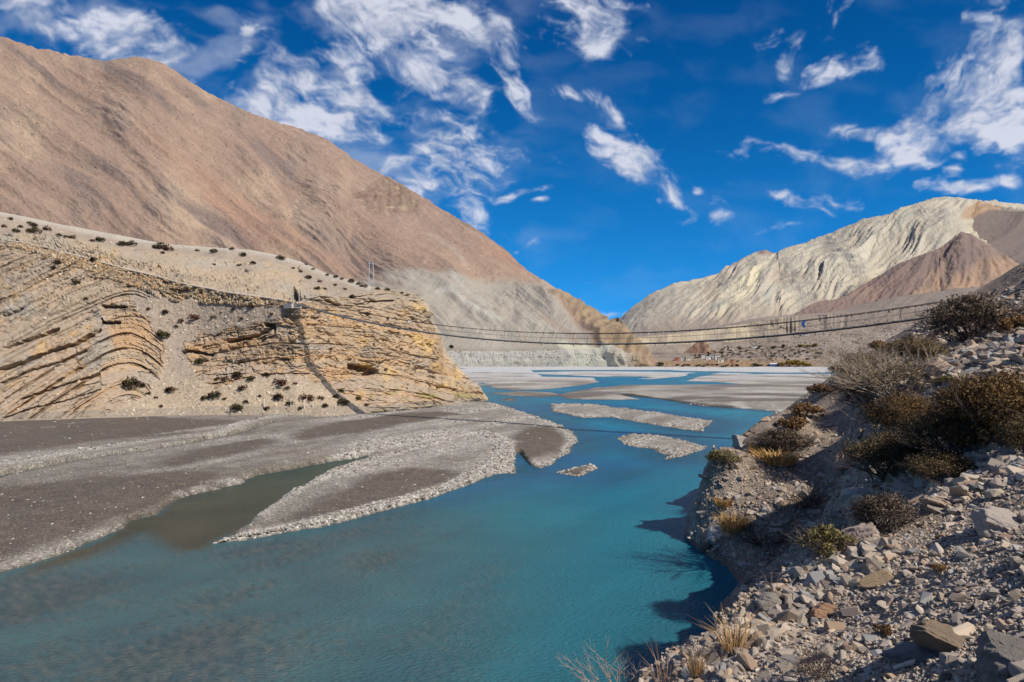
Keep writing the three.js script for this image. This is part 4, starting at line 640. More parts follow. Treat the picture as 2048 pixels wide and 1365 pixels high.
// a lumpy mound of small leaves, one unit wide and high
function leaves(seed, n, size, tones, opt = {}) {
  const r = rng(seed), pos = [], nor = [], col = [], { flat = 0.75, lumps = 26, loose = 0.22, up = 0.35 } = opt;
  const L = []; for (let i = 0; i < lumps; i++) { const a = r() * TAU, q = Math.sqrt(r()) * 0.42, y = (0.1 + 0.75 * Math.sqrt(Math.max(0, 1 - (q / 0.5) ** 2)) * (0.55 + 0.45 * r())) * flat; L.push([Math.cos(a) * q, y, Math.sin(a) * q, 0.09 + 0.11 * r(), r()]); }
  for (let i = 0; i < n; i++) {
    const l = L[Math.floor(r() * lumps)], u = r() * 2 - 1, a = r() * TAU, q = Math.sqrt(1 - u * u), rad = l[3] * (1 - loose + loose * 2 * r() * r()), nx = q * Math.cos(a), ny = u, nz = q * Math.sin(a), x = l[0] + nx * rad, y = Math.max(0.0, l[1] + ny * rad * 0.9), z = l[2] + nz * rad;
    const s = size * (0.6 + 0.8 * r()), dx = nx + (r() - 0.5) * 1.6, dy = ny + up + (r() - 0.5) * 1.2, dz = nz + (r() - 0.5) * 1.6, m = Math.hypot(dx, dy, dz), ux = dx / m * s, uy = dy / m * s, uz = dz / m * s;
    let wx = (r() - 0.5), wy = (r() - 0.5), wz = (r() - 0.5); const d = (wx * ux + wy * uy + wz * uz) / (s * s); wx -= ux * d; wy -= uy * d; wz -= uz * d; const wl = s * 0.32 / (Math.hypot(wx, wy, wz) || 1); wx *= wl; wy *= wl; wz *= wl;
    pos.push(x - wx, y - wy, z - wz, x + wx, y + wy, z + wz, x + ux, y + uy, z + uz);
    const t = mixC(tones[0], tones[1], clamp(l[4] * 0.6 + r() * 0.5)), v = 0.8 + 0.4 * r(), c = [t[0] * v, t[1] * v, t[2] * v]; for (let k = 0; k < 3; k++) { col.push(...c); nor.push(nx * 0.7 + dx / m * 0.2, ny * 0.7 + 0.35, nz * 0.7 + dz / m * 0.2); }
  }
  const g = new THREE.BufferGeometry(); g.setAttribute('position', new THREE.Float32BufferAttribute(pos, 3)); g.setAttribute('normal', new THREE.Float32BufferAttribute(nor, 3)); g.setAttribute('color', new THREE.Float32BufferAttribute(col, 3)); return g;
}
function twigs(seed, n, reach, thick, opt = {}) {
  const r = rng(seed), out = [], { spread = 1.1, levels = 3 } = opt;
  const grow = (p, d, len, rad, lv) => { let q = p, e = d; const seg = 3; for (let s = 0; s < seg; s++) { e = [e[0] + (r() - 0.5) * 0.5, e[1] + (r() - 0.42) * 0.35, e[2] + (r() - 0.5) * 0.5]; const m = Math.hypot(...e); e = e.map(v => v / m); const b = [q[0] + e[0] * len / seg, Math.max(0.01, q[1] + e[1] * len / seg), q[2] + e[2] * len / seg]; out.push([q, b, rad * (1 - s / seg * 0.5), rad * (1 - (s + 1) / seg * 0.5)]); q = b; if (lv > 0 && s > 0) for (let k = 0; k < 2; k++) grow(q, [e[0] + (r() - 0.5) * 1.5, e[1] + (r() - 0.4) * 1.0, e[2] + (r() - 0.5) * 1.5], len * 0.55, rad * 0.5, lv - 1); } };
  for (let i = 0; i < n; i++) { const a = r() * TAU, q = r() * 0.22; grow([Math.cos(a) * q, 0, Math.sin(a) * q], [Math.cos(a) * spread * r(), 0.35 + 0.75 * r(), Math.sin(a) * spread * r()], reach * (0.6 + 0.5 * r()), thick, levels - 1); }
  return rods(out, 3);
}
function blades(seed, n, opt = {}) {
  const r = rng(seed), pos = [], col = [], idx = [], { width = 0.012, lean = 0.55, low = 0.5, tones = [C(196, 160, 104), C(150, 116, 72)], base = 0.16 } = opt;
  for (let i = 0; i < n; i++) { const a = r() * TAU, q = Math.sqrt(r()) * base, x = Math.cos(a) * q, z = Math.sin(a) * q, h = low + (1 - low) * r(), l = lean * (0.25 + r()) * h, b = a + (r() - 0.5) * 1.6, dx = Math.cos(b) * l, dz = Math.sin(b) * l, w = width * (0.6 + 0.8 * r()), t = r() * 3.14, wx = Math.cos(t) * w, wz = Math.sin(t) * w, o = pos.length / 3, c = mixC(tones[0], tones[1], r()); pos.push(x - wx, 0, z - wz, x + wx, 0, z + wz, x + dx * 0.35 - wx * 0.7, h * 0.55, z + dz * 0.35 - wz * 0.7, x + dx * 0.35 + wx * 0.7, h * 0.55, z + dz * 0.35 + wz * 0.7, x + dx, h * (0.95 - 0.2 * l), z + dz); for (let k = 0; k < 5; k++) col.push(...c); idx.push(o, o + 1, o + 2, o + 2, o + 1, o + 3, o + 2, o + 3, o + 4); }
  const g = new THREE.BufferGeometry(); g.setAttribute('position', new THREE.Float32BufferAttribute(pos, 3)); g.setAttribute('color', new THREE.Float32BufferAttribute(col, 3)); g.setIndex(idx); g.computeVertexNormals(); return g;
}
const leafMat = new THREE.MeshPhysicalMaterial({ vertexColors: true, roughness: 1, transmission: 0.2, thickness: 0, specularIntensity: 0.05, side: THREE.DoubleSide }), twigMat = std(C(104, 90, 80), { roughness: 0.95 }), darkTwigMat = std(C(72, 60, 56), { roughness: 0.95 }), paleTwigMat = std(C(158, 140, 118)), grassMat = new THREE.MeshStandardMaterial({ vertexColors: true, roughness: 0.9, side: THREE.DoubleSide });

// ---------------------------------------------------------------- shrubs, grass and boulders of the near slope
{
  const olive = [C(100, 82, 60), C(140, 112, 76)], dull = [C(104, 90, 70), C(146, 126, 94)], brown = [C(112, 86, 62), C(150, 118, 84)], green = [C(108, 102, 68), C(152, 138, 96)], grey = [C(100, 88, 80), C(136, 120, 104)];
  const proto = {};
  const shrub = (key, make) => { proto[key] = make; };
  const two = (leafGeo, twigGeo, tm = twigMat) => o => { mass(part('foliage', leafGeo, leafMat, o)); mass(part('twigs', twigGeo, tm, o)); };
  const G = {
    cushion: two(leaves(11, 26000, 0.020, olive, { lumps: 120, flat: 0.8 }), twigs(12, 26, 0.5, 0.010)), cushionDull: two(leaves(13, 22000, 0.022, dull, { lumps: 110, flat: 0.8 }), twigs(14, 26, 0.5, 0.010), darkTwigMat),
    twiggy: two(leaves(15, 7000, 0.034, grey, { lumps: 70, flat: 0.85, loose: 0.5 }), twigs(16, 70, 0.46, 0.008, { spread: 1.5 }), darkTwigMat), dry: two(leaves(17, 1200, 0.035, [C(110, 96, 76), C(150, 130, 100)], { lumps: 40, flat: 0.8, loose: 0.7 }), twigs(18, 60, 0.6, 0.010, { spread: 1.4 }), paleTwigMat),
    small: two(leaves(19, 2600, 0.06, brown, { lumps: 24 }), twigs(20, 12, 0.45, 0.012)), smallGreen: two(leaves(21, 3000, 0.055, green, { lumps: 30 }), twigs(22, 14, 0.5, 0.010)),
    thorn: o => mass(part('twigs', twigs(23, 12, 0.75, 0.012, { spread: 1.5, levels: 3 }), std(C(176, 146, 124)), o)), deadbrush: two(leaves(26, 500, 0.03, brown, { lumps: 20, loose: 0.8, flat: 0.5 }), twigs(27, 40, 0.5, 0.008, { spread: 1.8 }), darkTwigMat),
    grass: o => mass(part('blades', blades(24, 420, { lean: 0.5, base: 0.40, width: 0.013, low: 0.35, tones: [C(196, 156, 92), C(160, 122, 72)] }), grassMat, o)), spikes: o => mass(part('blades', blades(25, 120, { lean: 0.75, base: 0.12, width: 0.0085, low: 0.45, tones: [C(206, 172, 120), C(160, 124, 82)] }), grassMat, o)), thin: o => mass(part('blades', blades(28, 22, { lean: 0.7, base: 0.16, width: 0.0075, low: 0.4, tones: [C(190, 150, 108), C(140, 108, 78)] }), grassMat, o)),
  };
  const first = {};
  // kind, foot of the plant on the photograph, width and height on it, name, label
  const list = [
    ['twiggy', 1942, 678, 150, 96, 'bush', 'large dark twiggy bush on the ridge where the footbridge ends'], ['cushionDull', 1836, 726, 96, 62, 'bush', 'dusty brown bush directly below the large dark bush at the bridge end'],
    ['cushion', 2012, 868, 240, 138, 'bush', 'largest brown-green cushion shrub, at the right edge of the slope'], ['cushionDull', 1915, 905, 170, 100, 'bush', 'dark cushion shrub tucked under the left side of the largest shrub'], ['cushion', 1818, 872, 150, 100, 'bush', 'olive cushion shrub in the middle of the shrub belt, left of the pale stones'], ['cushionDull', 1790, 955, 185, 105, 'bush', 'lowest dark cushion shrub of the belt, hanging over the shaded gully'], ['cushionDull', 1885, 965, 130, 70, 'bush', 'low dark shrub at the bottom edge of the belt above the open scree'],
    ['dry', 1800, 790, 165, 90, 'bush', 'bare grey twiggy bush with pale sticks above the olive cushion shrub'], ['twiggy', 1742, 812, 130, 80, 'bush', 'dark twiggy bush at the upper left end of the shrub belt'], ['dry', 1728, 742, 100, 50, 'bush', 'straggly dry bush on the skyline left of the shrub belt'], ['small', 1763, 706, 56, 34, 'bush', 'rounded brown tuft on the ridge crest below the bridge deck'],
    ['twiggy', 1565, 902, 116, 52, 'bush', 'dark spreading bush above the orange grass patch'], ['small', 1612, 836, 66, 42, 'bush', 'round brown shrub on the crest of the lower spur'], ['small', 1648, 792, 70, 34, 'bush', 'brown shrub on the crest just above the round one on the lower spur'], ['small', 1585, 862, 74, 40, 'bush', 'brown shrub under the round one on the crest of the lower spur'], ['small', 1690, 752, 64, 32, 'bush', 'brown shrub on the crest next to the far white gravel'], ['smallGreen', 1448, 930, 70, 40, 'bush', 'grey-green shrub overhanging the water at the tip of the spur'],
    ['twiggy', 1772, 1056, 120, 74, 'bush', 'dead grey twiggy bush behind the pale boulders beside the gully'], ['smallGreen', 1652, 1112, 106, 74, 'bush', 'sunlit grey-green shrub standing in the shaded gully'], ['deadbrush', 1650, 1352, 110, 46, 'bush', 'low dead brushwood lying on the scree near the bottom edge'], ['small', 2035, 668, 70, 44, 'bush', 'brown shrub beside the pale slabs at the upper right edge'], ['cushionDull', 2045, 905, 90, 80, 'bush', 'dark shrub at the right edge below the largest cushion shrub'], ['deadbrush', 1530, 1090, 110, 52, 'bush', 'thin grey brushwood on the shaded left wall of the gully'], ['deadbrush', 1600, 1012, 90, 44, 'bush', 'grey brushwood where the sunlit spur drops into the gully'], ['smallGreen', 1905, 770, 60, 24, 'bush', 'small olive shrub among the pale stones above the largest shrub'], ['small', 1770, 1270, 40, 24, 'bush', 'tiny brown shrub casting a shadow on the open scree'], ['small', 1880, 1145, 34, 20, 'bush', 'tiny dry shrub high on the open scree'],
    ['grass', 1550, 925, 95, 28, 'grass_tuft', 'long patch of orange dry grass on the sunlit spur'], ['grass', 1468, 1060, 66, 40, 'grass_tuft', 'golden grass clump near the water on the spur'], ['grass', 1520, 905, 44, 24, 'grass_tuft', 'little tan grass clump left of the orange grass patch'], ['spikes', 1470, 1312, 110, 110, 'grass_tuft', 'tall pale spiky grass rising over the water from the near rim'], ['spikes', 1392, 1362, 60, 100, 'grass_tuft', 'thin brown grass stalks on the near rim beside the tall clump'], ['thin', 1330, 1385, 90, 120, 'grass_tuft', 'sparse reddish grass stalks at the bottom edge over the dark water'], ['thin', 1545, 1196, 40, 70, 'grass_tuft', 'two or three dry stalks sprouting by the grey boulder'], ['thin', 1648, 1110, 30, 44, 'grass_tuft', 'few dry stalks at the rim of the shaded gully'], ['grass', 1448, 1012, 40, 22, 'grass_tuft', 'small tan grass clump at the edge of the spur above the water'],
  ];
  list.forEach(([key, px, py, w, h, name, label], i) => {
    let hit = hillHit(px, Math.min(py, 1392)); if (!hit) { const q = at(px, py, 9); hit = [q[0], hillAt(q[0], q[2]), q[2], 10]; }
    const D = hit[3] * 0.93, sx = w * D / FOC, sy = h * D / FOC, kind = name === 'bush' ? 'bush' : 'grass', pos = [hit[0], hit[1] - 0.06 * sy, hit[2]];
    let o; if (!first[key]) { o = first[key] = thing(name, label, kind, pos); G[key](o); } else o = copyOf(first[key], label, pos, i * 2.3);
    if (used[name] === undefined) used[name] = 0;
    const tall = key === 'spikes' || key === 'thin' ? 1.0 : key === 'grass' ? 1.1 : 1.12; o.scale.set(sx * 1.0, sy * tall, sx * 0.9); o.rotation.y = i * 2.3;
  });
  { const q = at(1245, 1392, 8.4), y = hillAt(q[0], q[2]), o = thing('thorn_bush', 'bare pinkish thorn twigs poking up at the bottom edge over the water', 'bush', [q[0], y, q[2]]); G.thorn(o); const top = at(1245, 1325, 8.4)[1]; o.scale.set(0.62, Math.max(0.5, (top - y) * 1.1), 0.62); }

  const rock = (seed, cuts = 14) => { const r = rng(seed), g = new THREE.IcosahedronGeometry(1, 14), p = g.attributes.position, P = []; for (let i = 0; i < cuts; i++) { const u = r() * 2 - 1, a = r() * TAU, q = Math.sqrt(1 - u * u); P.push([q * Math.cos(a), u, q * Math.sin(a), 0.5 + 0.32 * r()]); } const u = new Float32Array(p.count * 2); for (let i = 0; i < p.count; i++) { let x = p.getX(i), y = p.getY(i), z = p.getZ(i); for (const c of P) { const d = x * c[0] + y * c[1] + z * c[2]; if (d > c[3]) { const e = (d - c[3]) * 0.97; x -= c[0] * e; y -= c[1] * e; z -= c[2] * e; } } const k = 1 + 0.10 * fbm(x * 2.2 + seed, y * 3.4, z * 2.2, 5) + 0.07 * ridged(x * 2.4, y * 6 + seed, z * 2.4, 4) - 0.05 * (hash(Math.floor((y + 0.25 * x + 0.1 * noise(x * 2, z * 2, seed)) * 9), seed) > 0.6 ? 1 : 0); p.setXYZ(i, x * k, y * k, z * k); u[i * 2] = x + y * 0.6; u[i * 2 + 1] = z + y * 0.6; } g.setAttribute('uv', new THREE.BufferAttribute(u, 2)); g.computeVertexNormals(); return g; };
  const RM = (c) => std(C(...c, 1.05), { bumpMap: rep(grain, 1.3), bumpScale: 0.012, roughness: 0.93 });
  // foot on the photograph, width, height, turn, tint, label
  for (const [px, py, w, h, turn, tint, label] of [
    [1995, 1052, 120, 64, 0.3, [176, 164, 152], 'big pale boulder with a deep shadow high on the open scree'], [1732, 1000, 96, 62, 1.2, [178, 168, 158], 'broad pale boulder at the head of the shaded gully'], [1722, 1082, 78, 64, 2.0, [184, 162, 148], 'square pinkish boulder under the dead grey bush'], [1538, 1216, 60, 44, 0.7, [150, 142, 132], 'grey boulder at the rim above the tall spiky grass'], [1905, 1292, 130, 52, 0.4, [150, 130, 108], 'long flat tan slab near the bottom right corner'], [1840, 1312, 130, 44, 1.9, [126, 124, 126], 'low dark dome of rock left of the flat tan slab'], [2040, 1330, 130, 120, 0.9, [140, 132, 124], 'dark grey rock face in the bottom right corner'], [1756, 1158, 78, 26, 2.6, [182, 154, 120], 'flat tan slab on top of the rim rubble'], [1648, 1226, 54, 34, 0.2, [174, 138, 108], 'long orange-tan stone lying aslant in the rim rubble'], [1876, 742, 58, 42, 1.4, [176, 152, 130], 'tan boulder beside the dry bush with pale sticks'], [1860, 694, 40, 44, 2.2, [152, 118, 98], 'upright brown slab casting shade on the pale stones'], [1482, 884, 46, 28, 0.5, [160, 150, 142], 'pale square block at the water edge on the spur crest'], [1432, 1076, 52, 36, 1.1, [176, 170, 162], 'whitish cracked block just above the water on the spur'], [1416, 1092, 36, 22, 2.1, [112, 96, 86], 'dark wet block standing in the water at the spur'], [1580, 1330, 56, 30, 0.8, [170, 160, 150], 'grey angular block among the rubble near the bottom rim'], [1880, 1010, 70, 26, 0.5, [186, 166, 142], 'long cream stone on the scree under the shrub belt'], [1930, 885, 46, 24, 1.5, [172, 128, 92], 'rusty stone below the largest cushion shrub'], [1700, 925, 64, 44, 0.1, [166, 138, 120], 'reddish boulder in the gully below the cushion shrubs'],
  ]) { const hit = hillHit(px, Math.min(py, 1385)); if (!hit) continue; const D = hit[3] * 0.93, o = thing('boulder', label, 'boulder', [hit[0], hit[1], hit[2]]); o.add(Object.assign(new THREE.Mesh(rock(px), RM(tint)), { name: 'rock' })); o.children[0].castShadow = o.children[0].receiveShadow = true; o.scale.set(w * D / FOC * 0.52, h * D / FOC * 0.62, w * D / FOC * 0.44); o.rotation.set((hash(px, 1) - 0.5) * 0.4, turn, -0.28 + (hash(px, 2) - 0.5) * 0.3); }
  // the pale root that crosses the scree
  const rootPts = [[1790, 1345], [1812, 1338], [1832, 1332], [1845, 1318], [1862, 1311], [1884, 1304], [1892, 1292]].map(([a, b]) => { const h = hillHit(a, b); return [h[0], h[1] + 0.03, h[2]]; });
  const root = new THREE.Mesh(rods(chain(rootPts, 0.018), 6), std(C(196, 182, 166))); root.name = 'root'; root.castShadow = true; scene.add(root); tag(root, 'pale bare root winding across the scree below the tan slab', 'root');
}

// ---------------------------------------------------------------- shrubs scattered over the cliff and the bench above it
{
  const r = rng(77), find = cliff.geometry.userData.find;
  const tones = [[C(66, 54, 44), C(98, 80, 62)], [C(72, 66, 46), C(104, 94, 62)], [C(88, 62, 50), C(122, 88, 70)]];
  const protos = tones.map((t, k) => { const g = leaves(201 + k, 300, 0.15, t, { lumps: 14, flat: 0.7 }), w = twigs(211 + k, 6, 0.45, 0.02, { levels: 2 }); return [g, w]; });
  const first = [];
  const put = (px, py, w, k, label, group) => { const p = find(px, py); if (!p) return; const s = w * Math.hypot(p[0], p[2]) / FOC * 0.92; let o; if (!first[k]) { o = first[k] = thing('shrub', label, 'shrub', [p[0], p[1] - 0.08 * s, p[2]], group); mass(part('foliage', protos[k][0], leafMat, o)); mass(part('twigs', protos[k][1], twigMat, o)); } else o = copyOf(first[k], label, [p[0], p[1] - 0.08 * s, p[2]], r() * 6); o.scale.set(s, s * (0.75 + 0.3 * r()), s); if (group) o.userData.group = group; else delete o.userData.group; };
  // those that stand out
  for (const [px, py, w, k, label] of [[323, 676, 26, 1, 'dark green shrub in the throat of the grey scree chute'], [339, 785, 24, 0, 'dark shrub alone in the middle of the scree fan'], [401, 728, 22, 1, 'green shrub under the right-hand overhang beside the scree chute'], [383, 640, 24, 2, 'reddish shrub leaning on the grey bank above the chute'], [263, 776, 30, 1, 'spreading grey-green shrub where the folded beds meet the scree fan'], [432, 795, 26, 1, 'green shrub at the right border of the scree fan'], [471, 823, 24, 1, 'green shrub at the foot of the scree beside the dark gravel'], [318, 499, 24, 1, 'largest olive shrub on the pale bench above the footpath'], [72, 468, 22, 1, 'olive shrub on the pale bench near its left end'], [560, 519, 18, 1, 'olive shrub at the outer brow of the pale bench'], [705, 597, 15, 0, 'round grey shrub on the cliff brow below the power pole'], [739, 632, 14, 2, 'purple-grey shrub on the cliff face behind the bridge cable'], [560, 772, 28, 2, 'wide reddish-brown shrub on the slope under the bridge end'], [612, 802, 28, 2, 'rusty shrub beside the thin posts at the cliff foot'], [684, 810, 26, 1, 'olive shrub at the cliff foot right of the thin posts'], [188, 525, 16, 0, 'dark shrub between the footpath wall and the bench'], [118, 529, 16, 0, 'dark shrub under the footpath wall near its upper end'], [533, 753, 16, 0, 'small black shrub under the ledges below the bridge end']]) put(px, py, w, k, label);
  const few = (pts, label, group) => pts.forEach(([px, py, w], i) => put(px, py, w, i % 3, label, group));
  few([[41, 456, 9], [31, 466, 13], [93, 462, 14], [67, 454, 15], [123, 472, 10], [149, 478, 14], [135, 475, 9], [200, 484, 16], [185, 484, 10], [243, 492, 19], [262, 493, 18], [337, 502, 20], [326, 508, 10], [429, 506, 16], [395, 503, 9], [485, 513, 15], [465, 500, 10], [535, 505, 10], [20, 440, 9], [55, 447, 8], [10, 455, 9]], 'small dark shrub scattered on the pale bench above the footpath', 'shrubs on the pale bench');
  few([[505, 529, 13], [475, 532, 9], [425, 530, 8], [617, 558, 16], [634, 580, 14], [640, 565, 10], [652, 552, 9], [668, 556, 10], [680, 560, 9], [700, 566, 15], [716, 570, 10], [728, 575, 18], [757, 580, 12], [775, 582, 12], [600, 545, 9], [586, 538, 9], [625, 540, 8], [610, 530, 8], [650, 580, 9], [670, 572, 8], [690, 580, 9], [800, 588, 9], [815, 592, 8]], 'small scrub on the upper cliff brow around the power pole', 'scrub on the cliff brow');
  few([[109, 538, 12], [153, 568, 15], [90, 520, 9], [170, 600, 8], [130, 545, 9], [200, 560, 8], [332, 628, 15], [425, 637, 15], [503, 615, 16], [465, 622, 10], [480, 640, 9], [360, 645, 12], [300, 620, 9], [410, 600, 7], [545, 630, 10], [350, 655, 10]], 'small dark shrub on the grey banks under the footpath wall', 'shrubs under the footpath wall');
  few([[281, 775, 15], [295, 790, 10], [310, 798, 8], [320, 815, 8]], 'low dark shrub on the left border of the scree fan', 'shrubs left of the scree fan');
  few([[408, 801, 15], [436, 761, 13], [453, 764, 17], [475, 757, 22], [505, 762, 17], [489, 780, 19], [492, 807, 13], [450, 800, 9]], 'low dark shrub between the scree fan and the thin posts', 'shrubs right of the scree fan');
  few([[557, 800, 22], [580, 810, 15], [535, 821, 14], [520, 795, 9], [575, 780, 12], [590, 770, 9], [600, 820, 10]], 'low dark shrub close around the leftmost thin posts', 'shrubs around the posts');
  few([[672, 796, 15], [682, 785, 13], [640, 800, 14], [650, 815, 15], [720, 800, 13], [735, 812, 12]], 'low dark shrub at the cliff foot between the posts and the river', 'shrubs right of the posts');
  few([[745, 690, 8], [700, 720, 8], [800, 700, 9], [770, 640, 8], [820, 660, 8], [655, 700, 9], [770, 742, 10], [720, 745, 10], [850, 690, 8], [810, 730, 8]], 'tiny shrub clinging to the steep cliff face below the bridge', 'tiny shrubs on the cliff face');

  // scree stones on the cliff
  const pts = []; for (let i = 0; i < 9000; i++) { const px = mix(0, 760, r()), py = mix(440, 832, r()); if (rockMask(px, py) > 0.5 && r() > 0.15) continue; const p = find(px, py); if (!p || p[4] < 0.2) continue; pts.push([...p, r(), r(), r()]); }
  const im = new THREE.InstancedMesh(stoneShapes[2], new THREE.MeshStandardMaterial({ roughness: 0.95, flatShading: true }), pts.length), o = new THREE.Object3D(), K = new THREE.Color(); im.name = 'scree_stones'; im.userData.kind = 'stuff'; im.castShadow = im.receiveShadow = true;
  pts.forEach((p, i) => { o.position.set(p[0], p[1], p[2]); o.rotation.set(p[6] * 3, p[7] * 30, p[8] * 3); o.scale.setScalar(0.05 + 0.22 * Math.pow(p[6], 4) + 0.05 * p[7]); o.updateMatrix(); im.setMatrixAt(i, o.matrix); im.setColorAt(i, K.setRGB(...C(...(p[8] > 0.7 ? [206, 192, 170] : p[8] > 0.35 ? [178, 160, 138] : [150, 134, 118]), 1.05))); });
  cliff.add(im);

  // thin posts at the foot
  for (const [px, py, h, label] of [[528, 818, 18, 'leftmost thin pale post at the cliff foot'], [581, 815, 17, 'second thin pale post from the left at the cliff foot'], [608, 818, 17, 'tallest white post in the middle of the row at the cliff foot'], [625, 816, 11, 'short white post just right of the tallest one'], [670, 819, 11, 'rightmost short post at the cliff foot']]) { const p = find(px, py); if (!p) continue; const D = Math.hypot(p[0], p[2]), m = new THREE.Mesh(rods([[[0, -0.3, 0], [0.05, h * D / FOC, 0], 0.075, 0.06], [[0.05, h * D / FOC, 0], [0.05, h * D / FOC + 0.06, 0], 0.06, 0.03]], 6), std(C(214, 204, 190))); m.name = numbered('post'); m.position.set(p[0], p[1], p[2]); m.castShadow = true; scene.add(m); tag(m, label, 'post', 'thin posts at the cliff foot'); }

  // footpath: kerb of pale stone and the rubble wall that carries it
  const wall = thing('retaining_wall', 'rubble retaining wall with a pale coping that carries the footpath to the bridge', 'wall');
  const line = []; for (let px = 8; px <= 590; px += 6) { const p = find(px, pathY(px) + 1.5); if (p) line.push([p[0], p[1] + 0.12, p[2] + 0.25]); }
  part('coping', rods(chain(line.map((p, i) => { const a = line[Math.max(0, i - 2)], b = line[Math.min(line.length - 1, i + 2)]; return [(a[0] + p[0] + b[0]) / 3, (a[1] + p[1] + b[1]) / 3, (a[2] + p[2] + b[2]) / 3]; }), 0.16), 6), std(C(196, 182, 162)), wall);
  const drop = poly([[10, 8], [60, 16], [150, 26], [250, 34], [360, 40], [450, 30], [520, 18], [590, 8]]), ws = [];
  for (let i = 0; i < 3400; i++) { const px = mix(12, 590, r()), py = pathY(px) + 2 + Math.pow(r(), 1.2) * drop(px) * (0.8 + 0.4 * noise(px * 0.03, 2, 2)), p = find(px, py); if (p) ws.push([...p, r(), r(), r()]); }
  const wi = new THREE.InstancedMesh(stoneShapes[7], new THREE.MeshStandardMaterial({ roughness: 0.95, flatShading: true }), ws.length); wi.name = 'wall_stones'; wi.userData.kind = 'stuff'; wi.castShadow = wi.receiveShadow = true;
  ws.forEach((p, i) => { o.position.set(p[0], p[1], p[2] + 0.1); o.rotation.set(p[6] * 0.8, p[7] * 30, p[8] * 0.8); o.scale.setScalar(0.16 + 0.16 * p[6]); o.updateMatrix(); wi.setMatrixAt(i, o.matrix); wi.setColorAt(i, K.setRGB(...C(...(p[8] > 0.8 ? [196, 178, 150] : p[8] > 0.45 ? [172, 140, 100] : p[7] > 0.5 ? [150, 130, 106] : [132, 114, 94]), 0.95))); });
  wall.add(wi);
}

